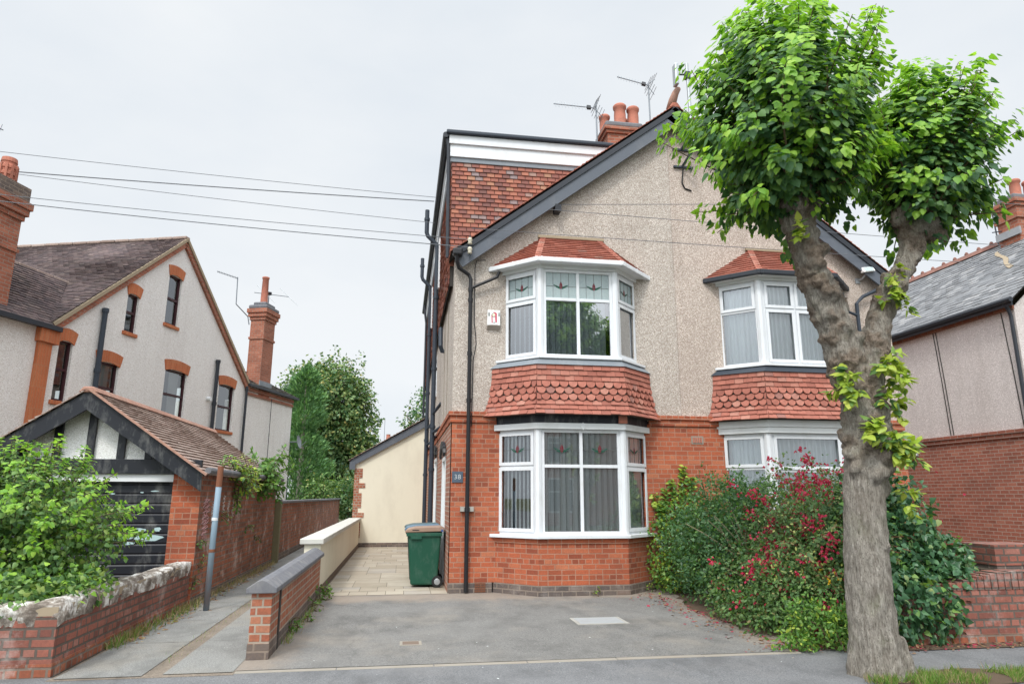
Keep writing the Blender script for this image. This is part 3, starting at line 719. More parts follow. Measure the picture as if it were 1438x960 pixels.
for cx, side in BAYS:
    left = side == 'left'
    pl, pu = plan(cx), plan(cx, True)
    # brick base with blue brick plinth
    mb = MB(); slabring(mb, pl, 0, .0, .82); mb.build('bay_wall', 'brick_front', H)
    mb = MB(); slabring(mb, pl, .018, 0, .17); mb.build('bay_plinth', 'brick_blue', H)
    mb = MB(); slabring(mb, pl, .016, .822, .905); mb.build('bay_soldier_course', 'brick_front', H, bevel=.004)
    for lower in (True, False):
        P_ = pl if lower else pu
        z0, z1 = (.965, 2.725) if lower else (4.0, 5.63)
        pts = offs(P_, -.045); mbf, subs = MB(), []
        facets = [fr(pts[i], pts[i + 1]) for i in range(3)]
        for p in pts[1:3]: post(mbf, p, z0, z1, .07)
        for k, F in enumerate(facets):
            O, U, N, L = F
            if k == 1:
                F = (O + U * .05, U, N, L - .1); L = F[3]
            else:
                F = (O + U * (-.03 if k == 0 else .05), U, N, L - .02); L = F[3]
            tr = lerp(z0, z1, .645 if lower else .655)
            if left:
                if k == 1: window_unit(mbf, F, z0, z1, [(0, L / 2), (L / 2, L)], [tr, tr], ['fixed', 'fixed'], subs)
                else: window_unit(mbf, F, z0, z1, [(0, L)], [tr], ['sash'], subs)
            else:
                if k == 1 and lower: window_unit(mbf, F, z0, z1, [(0, L)], [lerp(z0, z1, .62)], ['topsash'], subs)
                elif k == 1: window_unit(mbf, F, z0, z1, [(0, L / 2), (L / 2, L)], [lerp(z0, z1, .66)] * 2, ['sash', 'sash'], subs)
                else: window_unit(mbf, F, z0, z1, [(0, L)], [tr], ['topsash'], subs)
            facets[k] = F
        win = mbf.build('bay_window', 'white_plastic', H, bevel=.004)
        if left: add_panes(win, subs, lambda top, i: ('pane_obscure' if (top and not lower) else 'pane_clear' if lower else 'pane_upper'))
        else: add_panes(win, subs, lambda top, i: 'pane_clear', leads=False)
        for k, F in enumerate(facets):
            L = F[3]
            if left:
                if k == 0 and lower: vertical_blind(win, F, .06, L - .06, z0 + .06, z1 - .05, R(34), pitch=.082)
                elif not (k == 2): vertical_blind(win, F, .06, L - .06, z0 + .06, z1 - .05, R(38), pitch=.104, wd=.106)
                else: vertical_blind(win, F, .06, L - .06, z0 + .06, z1 - .05, R(12))
            else: curtain(win, F, .04, L - .04, z0 + .05, z1 - .05, k + cx)
        mb = MB()
        if lower: slabring(mb, pl, .075, .91, .966)
        else: slabring(mb, pu, .085, 3.955, 4.0)
        mb.build('window_sill', 'white_plastic', H, bevel=.006)
    # head fascia and dark beam under the tile hanging
    mb = MB(); ring(mb, pl, .03, -.12, 2.727, 2.83)
    if not left: ring(mb, pl, .05, -.1, 2.832, 2.96)
    else:
        x = cx + .02; mb.prism([(x - .05, 11.489, 2.78), (x, 11.489, 2.705), (x + .05, 11.489, 2.78), (x, 11.489, 2.845)], (0, -.012, 0))
    mb.build('head_board', 'white_paint', H, bevel=.004)
    if left:
        mb = MB(); ring(mb, pl, .0, -.12, 2.832, 2.985); mb.build('beam', 'black_paint', H)
        mb = MB(); mb.box(cx + .66, cx + .81, 11.45, 11.5, 2.838, 2.985); mb.build('timber_block', 'terracotta', H, bevel=.004)
    # hanging tiles, bell-cast
    prof = [(2.965, .185), (3.09, .125), (3.25, .085), (3.62, .05), (3.845, .045)]
    mb = MB()
    def offz(z):
        for (a, x), (b, y) in zip(prof, prof[1:]):
            if z <= b: return lerp(x, y, (z - a) / (b - a))
        return prof[-1][1]
    rows = [2.965, 3.05, 3.135, 3.22, 3.335, 3.45, 3.565, 3.66, 3.755, 3.85]
    for i in range(3):
        A_, B_ = offs(pl, 0)[i], offs(pl, 0)[i + 1]
        for k, (a, b) in enumerate(zip(rows, rows[1:])):
            p, q = offs(pl, offz(a)), offs(pl, offz(b))
            scal = 3 <= k <= 5
            tiles(mb, (p[i].x, p[i].y, a), (p[i + 1].x, p[i + 1].y, a), (q[i + 1].x, q[i + 1].y, b), (q[i].x, q[i].y, b), b - a + .001, .165 if not scal else .16, .022 if not scal else .028, scallop=[0] if scal else None, first=k)
    # solid backing so nothing shows between the tiles
    mb2 = MB()
    for a, b in zip(rows, rows[1:]):
        p, q = offs(pl, offz(a) - .004), offs(pl, offz(b) - .004)
        for i in range(3): mb2.poly((p[i].x, p[i].y, a), (p[i + 1].x, p[i + 1].y, a), (q[i + 1].x, q[i + 1].y, b), (q[i].x, q[i].y, b))
    p = offs(pl, .185); mb2.poly(*[(x.x, x.y, 2.968) for x in p][::-1])
    sk = mb.build('tile_hanging', 'tile_skirt', H); mb2.build('tile_backing', 'soffit_dark', sk)
    mb = MB()
    p, q = offs(pl, .075), offs(pu, .05)
    for i in range(3): mb.poly((p[i].x, p[i].y, 3.845), (p[i + 1].x, p[i + 1].y, 3.845), (q[i + 1].x, q[i + 1].y, 3.956), (q[i].x, q[i].y, 3.956))
    mb.build('lead_flashing', 'lead' if left else 'cast_iron', H)
    # soffit, gutter and hipped roof
    mb = MB(); ring(mb, pu, .0, -.12, 5.632, 5.70)
    p = offs(pu, .13); mb.poly(*[(x.x, x.y, 5.70) for x in p][::-1]); mb.build('soffit', 'white_paint', H)
    mb = MB(); p = offs(pu, .15); gp = [Vector((x.x, x.y, 5.735)) for x in p]
    gp[0] += (gp[1] - gp[0]).normalized() * -.03; gp[-1] += (gp[-2] - gp[-1]).normalized() * -.03
    for a, b in zip(gp, gp[1:]): mb.beam(a, b + (b - a).normalized() * .03, .1, .085)
    for a, b in zip(gp, gp[1:]):
        for f in (.03, .5, .97): mb.beam(lerp(a, b, f) , lerp(a, b, f) + (b - a).normalized() * .04, .112, .095)
    mb.build('bay_gutter', 'white_plastic' if left else 'dark_trim', H, bevel=.012)
    mb = MB(); e = [Vector((x.x, x.y, 5.76)) for x in offs(pu, .17)]
    T1, T2 = Vector((cx - .53, YF - .01, 6.43)), Vector((cx + .57, YF - .01, 6.43))
    [tiles(mb, *q, .092, .165, .03, jit=.35) for q in ((e[1], e[2], T2, T1), (e[0], e[1], T1, T1), (e[2], e[3], T2, T2))]
    rf = mb.build('bay_roof', 'tile_bay_roof', H)
    mb = MB()
    for a, b in ((e[1], T1), (e[2], T2)):
        d = b - a
        for k in range(9): mb.beam(a + d * (k / 9) + Vector((0, -.006, .012)), a + d * ((k + 1.12) / 9) + Vector((0, -.006, .004)), .11, .02, (0, -.3, 1))
    mb.build('hip_tiles', 'tile_bay_roof', rf)
    mb = MB(); n_ = Vector((0, .004, -.006)); mb.poly(e[1] + n_, e[2] + n_, T2 + n_, T1 + n_); mb.poly(e[0] + n_, e[1] + n_, T1 + n_); mb.poly(e[2] + n_, e[3] + n_, T2 + n_); mb.build('roof_deck', 'soffit_dark', rf)
    mb = MB(); mb.beam(T1 + Vector((-.1, -.02, .02)), T2 + Vector((.1, -.02, .02)), .05, .05); mb.build('mortar_fillet', 'verge_mortar', rf)

# ---- roof of the pair
ZE = 5.98
zr = lambda x: ZE + (x - XL + .1) * SL            # left slope height
APX = (XM - .02, zr(XM - .02))
mb = MB()
yv = YF - .24
# narrow verge strip in front of the dormer, then the part above the dormer roof, then right slope
A = Vector((XL - .1, yv, ZE)); Bt = Vector((XL - .1, 12.5, ZE)); Tt = Vector((APX[0], 12.5, APX[1])); Ta = Vector((APX[0], yv, APX[1]))
tiles(mb, Bt, A, Ta, Tt, .1, .165, .02, N=(-1, 0, 1))
xd = XL - .1 + (8.62 - ZE) / SL
tiles(mb, (xd, 26.2, zr(xd)), (xd, 12.5, zr(xd)), Tt, (APX[0], 26.2, APX[1]), .1, .165, .018, N=(-1, 0, 1))
XRR = 2 * APX[0] - (XL - .1)
tiles(mb, (XRR, yv, ZE), (XRR, 26.2, ZE), (APX[0], 26.2, APX[1]), Ta, .1, .165, .018, N=(1, 0, 1))
roof = mb.build('roof', 'tile_bay_roof', H)
mb = MB(); dz = Vector((0, 0, -.03))
for q in ((A, Bt, Tt, Ta), (Vector((XRR, yv, ZE)), Ta, Vector((APX[0], 26.2, APX[1])), Vector((XRR, 26.2, ZE))), (Vector((xd, 12.5, zr(xd))), Tt, Vector((APX[0], 26.2, APX[1])), Vector((xd, 26.2, zr(xd))))):
    mb.poly(*[v + dz for v in q])
mb.build('roof_deck', 'soffit_dark', roof)
mb = MB(); y = yv
while y < 26: mb.prism([(APX[0] - .13, y, APX[1] - .06), (APX[0] + .13, y, APX[1] - .06), (APX[0] + .05, y, APX[1] + .06), (APX[0] - .05, y, APX[1] + .06)], (0, .44, 0)); y += .45
mb.build('ridge_tiles', 'terracotta', roof, bevel=.02)
# finial: up-curved horn at the gable end of the ridge
mb = MB(); mb.tube([(APX[0] - .02, yv + .2, APX[1]), (APX[0] - .03, yv + .05, APX[1] + .12), (APX[0], yv - .03, APX[1] + .24), (APX[0] + .06, yv - .02, APX[1] + .34), (APX[0] + .1, yv + .03, APX[1] + .38)], [.1, .085, .07, .06, .045], 10)
mb.build('finial', 'ridge_pink', roof, smooth=True)
# barge boards
def barge(x0, x1, z0, z1):
    mb = MB(); d = Vector((x1 - x0, 0, z1 - z0)).normalized(); up = Vector((-d.z, 0, d.x)) * (1 if d.x > 0 else -1)
    p, q = Vector((x0, yv + .03, z0)), Vector((x1, yv + .03, z1))
    mb.prism([p - up * .05, q - up * .05, q - up * .36, p - up * .36], (0, .04, 0))
    b = mb.build('barge_board', 'grey_paint', H)
    mb = MB(); f_ = Vector((0, -.028, 0)); mb.prism([p + f_ - up * .045, q + f_ - up * .045, q - up * .14 + f_, p - up * .14 + f_], (0, .028, 0)); mb.build('barge_capping', 'dark_trim', b)
    mb = MB(); mb.poly(p - up * .06 + Vector((0, .04, 0)), q - up * .06 + Vector((0, .04, 0)), q - up * .06 + Vector((0, .26, 0)), p - up * .06 + Vector((0, .26, 0))); mb.build('verge_soffit', 'dark_trim', b)
barge(XL - .1, APX[0], ZE, APX[1]); barge(XRR, APX[0], ZE, APX[1])
mb = MB(); mb.box(2.72, 2.84, YF - .24, YF - .02, 6.92, 7.05); mb.build('purlin_end', 'black_paint', H)

# ---- flat-roofed dormer
YD = 12.5
mb = MB()
mb.poly((.78, YD + .01, 5.5), (4.3, YD + .01, 5.5), (4.3, YD + .01, 8.6), (.78, YD + .01, 8.6))
mb.poly((.78, 26, 5.5), (.78, YD + .01, 5.5), (.78, YD + .01, 8.6), (.78, 26, 8.6))
mb.poly((.78, 26, 5.5), (.78, 26, 8.6), (5, 26, 8.6), (5, 26, 5.5))
dm = mb.build('dormer', 'soffit_dark', H)
mb = MB(); tiles(mb, (.77, YD, 5.9), (4.2, YD, 5.9), (4.2, YD, 8.07), (.77, YD, 8.07), .092, .155, .026, jit=.5, gap=.006)
mb.build('cheek_tiles', 'tile_cheek', dm)
mb = MB(); tiles(mb, (.77, 25.9, 5.55), (.77, YD, 5.55), (.77, YD, 8.07), (.77, 25.9, 8.07), .1, .215, .016, N=(-1, 0, 0)); mb.build('side_tiles', 'tile_cheek', dm)
mb = MB(); mb.box(.735, 4.2, YD - .03, YD, 8.07, 8.17); mb.box(.735, .77, YD, 26, 8.07, 8.17); mb.build('lead_flashing', 'lead', dm)
mb = MB(); mb.box(.72, 4.25, YD - .06, YD - .02, 8.17, 8.44); mb.box(.70, 4.4, YD - .1, YD - .03, 8.43, 8.615); mb.box(.70, .76, YD - .03, 26, 8.42, 8.615); mb.box(.72, .76, YD - .02, 26, 8.17, 8.42)
mb.build('fascia', 'white_plastic', dm, bevel=.006)
mb = MB(); mb.box(.64, 4.6, YD - .17, 26.1, 8.62, 8.70); mb.build('flat_roof', 'cast_iron', dm, bevel=.02)
mb = MB(); mb.tube([(.63, YD - .12, 8.6), (.63, 26.1, 8.6)], .06, 10); mb.tube([(.66, YD - .05, 8.55), (.69, YD - .05, 8.4), (.72, YD - .05, 6.05)], .035, 10); mb.build('dormer_gutter', 'dark_trim', dm)
for y in (16.2, 20.4):
    mb = MB(); mb.box(.72, .765, y, y + 1.6, 6.6, 7.9); mb.build('dormer_window', 'white_plastic', dm)

# ---- pipes
def pipe(pts, r, name, mat, parent, collars=()):
    mb = MB(); mb.tube(pts, r, 12)
    for c, ax in collars:
        c = Vector(c); a = Vector(ax).normalized(); mb.tube([c - a * .035, c + a * .035], r * 1.3, 12)
    return mb.build(name, mat, parent, smooth=False)
yp = YF - .1
dp = pipe([(.86, YF - .3, 5.93), (.86, YF - .26, 5.78), (.9, YF - .2, 5.68), (1.1, yp, 5.58), (1.135, yp, 5.5), (1.135, yp, .03)], .036, 'downpipe', 'black_plastic', H, [((1.135, yp, 5.3), (0, 0, 1)), ((1.135, yp, 4.1), (0, 0, 1)), ((1.135, yp, 3.25), (0, 0, 1)), ((1.135, yp, 1.37), (0, 0, 1)), ((1.135, yp, 5.1), (0, 0, 1))])
pipe([(1.135, yp, 5.33), (1.5, yp - .02, 5.5), (1.62, YF - .14, 5.56), (1.66, YF - .15, 5.66)], .03, 'branch', 'black_plastic', dp)
mb = MB(); mb.box(1.02, 1.25, YF - .09, YF - .015, 1.34, 1.42); mb.build('clip', 'concrete', dp)
mb = MB(); mb.box(.78, .96, YF - .35, YF - .2, 5.88, 6.02); mb.build('gutter_end', 'black_plastic', H, bevel=.03)
for y, ztop, side in ((16.4, 8.15, .14), (20.5, 8.3, .14)):
    x = .74 - .05
    pp = pipe([(x - .28, y, ztop + .55), (x - .28, y, ztop - .05), (x - .25, y, ztop - .14), (x - .03, y, ztop - .35), (x, y, ztop - .5), (x, y, .1)], .055, 'soil_pipe', 'cast_iron', H, [((x, y, 6.4), (0, 0, 1)), ((x, y, 4.6), (0, 0, 1)), ((x, y, 3.2), (0, 0, 1)), ((x, y, 2.2), (0, 0, 1)), ((x - .28, y, ztop + .3), (0, 0, 1))])
    for q in ([(x, y, 3.5), (x + .16, y - .5, 3.7)], [(x, y, 3.05), (x + .16, y - .4, 3.15)], [(x, y, 2.9), (x + .1, y + .3, 3.0)]):
        mb = MB(); mb.tube(q, .035, 8); mb.build('waste_branch', 'cast_iron', pp)
pipe([(.6, 24.6, 8.5), (.7, 24.6, 7.8), (.7, 24.6, .1)], .04, 'downpipe', 'dark_trim', H)
pipe([(.76, 15.1, 5.3), (.76, 14.95, 4.85), (.8, 15.0, 4.75), (.87, 15.0, 4.75)], .05, 'waste_pipe', 'cast_iron', H)
# side window and doors
mb = MB(); y0, y1 = 18.3, 19.2
for a, b, c, d in ((y0, y1, 4.25, 4.32), (y0, y1, 5.28, 5.35), (y0, y0 + .07, 4.32, 5.28), (y1 - .07, y1, 4.32, 5.28)): mb.box(XL + .0, XL + .06, a, b, c, d)
mb.box(XL - .06, XL + .02, y0 - .05, y1 + .05, 4.19, 4.248)
w = mb.build('window', 'white_plastic', H); mb = MB(); mb.poly((XL + .03, y1, 4.3), (XL + .03, y0, 4.3), (XL + .03, y0, 5.3), (XL + .03, y1, 5.3)); mb.build('pane', 'pane_dark', w)
for (y0, y1, zt) in ((13.3, 14.35, 2.35), (16.6, 17.8, 2.5)):
    mb = MB(); mb.box(XL - .03, XL + .08, y0, y0 + .08, .05, zt); mb.box(XL - .03, XL + .08, y1 - .08, y1, .05, zt); mb.box(XL - .03, XL + .08, y0 + .08, y1 - .08, zt - .08, zt); mb.box(XL + .03, XL + .07, y0 + .08, y1 - .08, .05, zt - .08)
    dd = mb.build('side_door', 'white_paint', H, bevel=.004)
    mb = MB(); mb.box(XL + .02, XL + .029, y0 + .25, y1 - .25, 1.1, 2.0); mb.build('door_glass', 'pane_dark', dd)
    mb = MB(); pts = []
    for k in range(9):
        t = math.pi * k / 8; pts.append((XL - .06, (y0 + y1) / 2 - math.cos(t) * (y1 - y0) * .58, zt + .02 + .22 * math.sin(t)))
    for p, q in zip(pts, pts[1:]): mb.beam(p, q, .05, .14, (0, 0, 1))
    mb.build('door_arch', 'black_paint', dd)
# thin cable on the wall
mb = MB(); mb.tube([(1.22, YF - .012, 5.75), (1.25, YF - .012, 5.9), (1.42, YF - .012, 5.92)], .008, 6); mb.tube([(1.22, YF - .012, 5.75), (1.22, YF - .012, 4.7), (1.25, YF - .012, 4.45), (1.26, YF - .012, 4.3), (1.21, YF - .012, 4.0), (1.2, YF - .012, 3.1), (1.19, YF - .09, 3.02), (1.19, YF - .05, 2.8)], .008, 6)
mb.build('wall_cable', 'black_plastic', H)
for y in (14.6, 13.6):
    mb = MB(); mb.tube([(.843, y, 5.5), (.843, y + .1, 4.2), (.843, y, 3.1)], .012, 6); mb.build('wall_cable', 'edging', H)
# door arch over the porch, kept dark; right-hand downpipe
pipe([(9.62, YF - .22, 5.8), (9.1, yp, 5.55), (8.95, yp, 5.4), (8.95, yp, .05)], .036, 'downpipe', 'cast_iron', H)
pipe([(8.95, yp, 5.15), (8.75, yp, 5.22), (8.62, YF - .14, 5.6)], .03, 'downpipe', 'cast_iron', H)
# main chimney, ridge-side on the left slope
mb = MB(); cx, cy = 5.12, 15.1; zb = 8.8
mb.box(cx - .42, cx + .42, cy - .42, cy + .42, zb, 10.3); mb.box(cx - .47, cx + .47, cy - .47, cy + .47, 10.3, 10.38); mb.box(cx - .52, cx + .52, cy - .52, cy + .52, 10.38, 10.46)
ch = mb.build('chimney', 'brick_chimney', H)
mb = MB(); mb.prism([(cx - .48, cy - .48, 10.46), (cx + .48, cy - .48, 10.46), (cx + .48, cy + .48, 10.46), (cx - .48, cy + .48, 10.46)], (0, 0, .16)); mb.build('mortar_cap', 'coping_grey', ch, bevel=.05)
POT = [(.0, .0), (.14, 0), (.15, .03), (.13, .07), (.135, .3), (.125, .44), (.15, .47), (.155, .53), (.13, .56), (.11, .55), (.11, .3)]
for dx, dy, s in ((-.02, -.2, 1.1), (-.3, .2, .95), (.33, -.18, 1.05), (.2, .25, .9)):
    mb = MB(); mb.lathe((cx + dx, cy + dy, 10.6), [(r * s, z * s) for r, z in POT], 18); mb.build('chimney_pot', 'terracotta', ch, smooth=True)
for q in ('left chimney',):
    pass

# ------------------------------------------------------------------ things fixed to the house
t = thing('number_plaque', 'small dark slate plaque reading 38 on the brick corner beside the downpipe', 'house number', (.965, YF - .02, 1.92))
mb = MB(); mb.box(.87, 1.06, YF - .034, YF - .017, 1.825, 2.015); mb.build('plate', 'plaque_slate', t, bevel=.003)
def text_mesh(name, body, size, loc, mat, parent, space=1.0):
    cu = bpy.data.curves.new(name, 'FONT'); cu.body = body; cu.size = size; cu.align_x = 'CENTER'; cu.align_y = 'CENTER'; cu.extrude = .001; cu.space_character = space
    tmp = bpy.data.objects.new(name, cu); COL.objects.link(tmp); bpy.context.view_layer.update()
    me = bpy.data.meshes.new_from_object(tmp.evaluated_get(bpy.context.evaluated_depsgraph_get()))
    bpy.data.objects.remove(tmp)
    me.transform(Matrix.Translation(Vector(loc) - ORG[parent.name]) @ Matrix.Rotation(R(90), 4, 'X'))
    return link_mesh(name, me, mat, parent)
text_mesh('numerals', '38', .115, (.965, YF - .037, 1.918), 'numeral_white', t, 1.1)

t = thing('alarm_box', 'white burglar alarm box with red emblem on the pebbledash left of the upper bay', 'alarm', (1.575, YF, 4.74))
mb = MB(); x0, x1, y1 = 1.455, 1.69, YF - .003
mb.box(x0, x1, y1 - .085, y1, 4.645, 4.935); mb.build('case', 'alarm_white', t, bevel=.008)
mb = MB(); mb.add([(x0, y1 - .083, 4.643), (x1, y1 - .083, 4.643), (x1, y1, 4.57), (x0, y1, 4.57), (x0 + .06, y1 - .086, 4.66), (x1 - .06, y1 - .086, 4.66), (x0, y1, 4.643), (x1, y1, 4.643)], [(0, 3, 2, 1), (0, 1, 5, 4), (0, 6, 3), (1, 2, 7)]); mb.build('sloped_base', 'alarm_grey', t)
yq = y1 - .087
mb = MB(); mb.poly((1.53, yq, 4.69), (1.552, yq, 4.69), (1.546, yq, 4.86), (1.525, yq, 4.84)); mb.poly((1.6, yq, 4.7), (1.63, yq, 4.7), (1.628, yq, 4.87), (1.605, yq, 4.89), (1.56, yq, 4.9), (1.59, yq, 4.85)); mb.build('emblem', 'mark_red', t)
mb = MB(); mb.poly(*[(1.568 + .027 * math.cos(a), yq - .001, 4.84 + .03 * math.sin(a)) for a in [i * math.pi / 8 for i in range(16)]]); mb.build('emblem_disc', 'mark_cream', t)
mb = MB()
for i in range(11):
    a, b = R(80 + i * 22), R(80 + (i + 1) * 22); mb.poly(*[(1.568 + r * math.cos(q), yq - .002, 4.84 + r * 1.1 * math.sin(q)) for r, q in ((.027, a), (.036, a), (.036, b), (.027, b))])
mb.box(1.56, 1.6, yq - .002, yq, 4.692, 4.702)
for i in range(4):
    mb.box(1.468, 1.5, yq - .001, yq, 4.82 + i * .018, 4.83 + i * .018); mb.box(1.655, 1.68, yq - .001, yq, 4.82 + i * .018, 4.83 + i * .018)
mb.build('print', 'mark_dark', t)

t = thing('wire_insulators', 'pair of cream ceramic insulators bracketed to the lower end of the barge board', 'insulator', (1.1, YF - .28, 6.0))
mb = MB()
for z in (6.1, 5.92): mb.lathe((1.09, YF - .3, z), [(0, 0), (.03, 0), (.045, .02), (.032, .05), (.045, .08), (.045, .1), (.03, .13), (0, .13)], 12)
mb.build('insulator', 'ceramic', t, smooth=True)
mb = MB(); mb.tube([(1.09, YF - .3, 5.85), (1.09, YF - .3, 6.28)], .012, 6); mb.box(1.07, 1.11, YF - .3, YF - .2, 6.02, 6.05); mb.build('bracket', 'cast_iron', t)

def floodlight(name, label, loc, parts=True):
    x, y, z = loc; t = thing(name, label, 'light', loc)
    mb = MB(); mb.prism([(x - .13, y - .28, z), (x + .13, y - .28, z + .04), (x + .13, y - .2, z + .17), (x - .13, y - .2, z + .13)], (0, .1, 0)); mb.build('housing', 'alarm_white', t, bevel=.01)
    mb = MB(); mb.poly((x - .1, y - .285, z + .02), (x + .1, y - .285, z + .05), (x + .1, y - .225, z + .14), (x - .1, y - .225, z + .11)); mb.build('lens', 'pane_obscure', t)
    mb = MB(); mb.tube([(x, y - .18, z + .02), (x - .05, y - .08, z - .08), (x - .1, y, z - .1)], .02, 8); mb.box(x - .15, x - .05, y - .02, y, z - .16, z - .05); mb.build('bracket', 'galvanised', t)
floodlight('floodlight', 'white security floodlight bracketed under the right end of the gable', (9.2, YF, 6.02))
t = thing('sensor_lamp', 'small white bulkhead lamp under the right barge board end by the gutter', 'light', (9.6, YF - .1, 5.9))
mb = MB(); mb.lathe((9.62, YF - .3, 5.82), [(0, 0), (.08, .0), (.1, .05), (.08, .1), (0, .12)], 12); mb.build('lamp', 'alarm_white', t, smooth=True)
mb = MB(); mb.box(9.58, 9.66, YF - .22, YF - .15, 5.84, 5.9); mb.build('bracket', 'galvanised', t)

def yagi(name, label, mast_pts, boom0, boom1, n, el, refl=True, group=None, r=.014, cross=(0, 0, 1)):
    t = thing(name, label, 'aerial', mast_pts[0], group)
    mb = MB(); mb.tube(mast_pts, .02, 8); mb.build('mast', 'aerial_metal', t)
    a, b = Vector(boom0), Vector(boom1); mb = MB(); mb.tube([a, b], r, 6); mb.build('boom', 'aerial_metal', t)
    d = (b - a).normalized(); c = Vector(cross); c = (c - d * c.dot(d)).normalized(); mb = MB()
    for i in range(n):
        p = lerp(a, b, (i + .5) / n); mb.tube([p - c * el, p + c * el], .006, 5)
    mb.build('directors', 'aerial_metal', t)
    if refl:
        mb = MB(); s = d.cross(c)
        for k in (-1, 1):
            for j in range(4):
                q = a - d * (.02 + .05 * j) + c * k * (.06 + .07 * j); mb.tube([q - s * .22, q + s * .22], .006, 5)
            mb.tube([a, a - d * .2 + c * k * .3], .009, 5)
        mb.build('reflector', 'aerial_metal', t)
        mb = MB(); p = lerp(a, b, .12); mb.frame(p, d, c, s, -.05, .05, -.05, .05, -.03, .03); mb.build('dipole_box', 'black_plastic', t)
    return t
ya = 15.
yagi('tv_aerial', 'long toothed aerial on a mast behind the flat dormer roof', [(4.52, ya, 10.0), (4.52, ya, 11.25)], (4.45, ya, 11.15), (3.4, ya - .1, 11.1), 12, .09, cross=(0, .3, 1))
yagi('tv_aerial', 'aerial on a tall mast behind the ridge, right of the chimney pots', [(5.95, ya, 9.3), (5.93, ya, 12.0)], (5.9, ya, 11.95), (5.1, ya, 12.1), 11, .08, cross=(0, .3, 1))
t = thing('antenna_pole', 'galvanised pole with slim panel antenna bracketed to the gable apex', 'antenna', (5.48, YF - .12, 8.0))
mb = MB(); mb.tube([(5.5, YF - .42, 8.3), (5.47, YF - .42, 10.25)], .033, 10); mb.build('pole', 'galvanised', t)
mb = MB(); mb.box(5.18, 5.26, YF - .5, YF - .34, 9.72, 10.2); mb.build('panel', 'galvanised', t, bevel=.02)
mb = MB(); mb.tube([(5.26, YF - .42, 9.98), (5.47, YF - .42, 10.0)], .02, 6); mb.box(5.42, 5.52, YF - .47, YF - .37, 9.9, 10.05)
mb.build('head_clamp', 'cast_iron', t)
for z in (8.5, 8.12): mb = MB(); mb.box(5.24, 5.62, YF - .05, YF - .01, z, z + .04); mb.beam((5.42, YF - .03, z + .02), (5.5, YF - .42, z + .2), .04, .04); mb.build('bracket', 'cast_iron', t)
mb = MB(); mb.tube([(5.5, YF - .42, 8.4), (5.42, YF - .1, 8.15), (5.4, YF - .03, 7.8), (5.46, YF - .015, 7.68), (5.6, YF - .015, 7.64)], .014, 6); mb.build('cable', 'black_plastic', t)

# ------------------------------------------------------------------ side extension
E = thing('side_extension', 'cream rendered lean-to with brick quoins across the end of the side passage', 'extension', (-.3, 23, 0))
x0, x1 = -1.5, .83; zl, zh = 2.72, 4.1; sl = (zh - zl) / (x1 - x0)
mb = MB(); mb.prism([(x0 + .02, 23, 0), (x1, 23, 0), (x1, 23, zh - .05), (x0 + .02, 23, zl - .05)], (0, 4, 0)); mb.build('wall', 'cream_render', E)
mb = MB(); z = .14; k = 0
while z < 2.45:
    w = .26 if k % 2 else .16
    if k % 3 == 2: w += .1
    mb.box(x0, x0 + w, 22.985, 23.4, z, z + .15); z += .155; k += 1
mb.build('quoins', 'brick_dwarf', E)
mb = MB(); mb.box(x0 + .01, x1, 22.96, 22.99, 0, .14); mb.build('plinth', 'brick_blue', E)
mb = MB(); mb.prism([(x0 - .12, 22.9, zl - .22), (x1, 22.9, zh - .22), (x1, 22.9, zh + .03), (x0 - .12, 22.9, zl + .0)], (0, .05, 0)); mb.box(x0 - .16, x0 + .02, 22.88, 22.96, zl - .3, zl - .05); mb.build('barge_board', 'grey_paint', E)
mb = MB(); tiles(mb, (x0 - .2, 27, zl - .02), (x0 - .2, 22.84, zl - .02), (x1, 22.84, zh + .08), (x1, 27, zh + .08), .11, .17, .025, N=(-1, 0, 1)); mb.build('roof', 'tile_garage', E)

# ------------------------------------------------------------------ low walls
D = thing('dwarf_wall', 'low red brick wall with dark saddleback coping between alley and drive', 'garden wall', (-1.345, 9.8, 0))
mb = MB(); mb.box(-1.45, -1.25, 7.62, 12.02, .155, .64); mb.build('brickwork', 'brick_dwarf', D)
mb = MB(); mb.box(-1.456, -1.244, 7.612, 12.02, 0, .155); mb.build('plinth', 'brick_blue', D)
mb = MB(); y = 7.57
while y < 12.0:
    L = min(.3, 12.03 - y); q = [(-1.5, .635), (-1.2, .635), (-1.2, .685), (-1.3, .755), (-1.35, .77), (-1.4, .755), (-1.5, .685)]
    mb.prism([(x, y, z + random.uniform(-.002, .002)) for x, z in q], (0, L - .006, 0)); y += L
mb.build('coping', 'coping_grey', D, bevel=.008)
mb = MB(); mb.box(-1.462, -1.238, 8.08, 8.16, .0, .65); mb.build('bitumen_joint', 'soffit_dark', D)
C_ = thing('rendered_wall', 'low cream rendered wall with pale flat coping along the side passage', 'garden wall', (-1.4, 17.5, 0))
mb = MB(); mb.box(-1.53, -1.27, 12.06, 23.0, .12, .82); mb.build('wall', 'cream_render', C_)
mb = MB(); mb.box(-1.54, -1.262, 12.05, 23.0, 0, .12); mb.build('plinth', 'brown_plinth', C_)
mb = MB(); y = 12.0
while y < 22.9: mb.box(-1.6, -1.22, y, min(23, y + .9) - .004, .822, .91); y += .9
mb.build('coping', 'cream_coping', C_, bevel=.012)

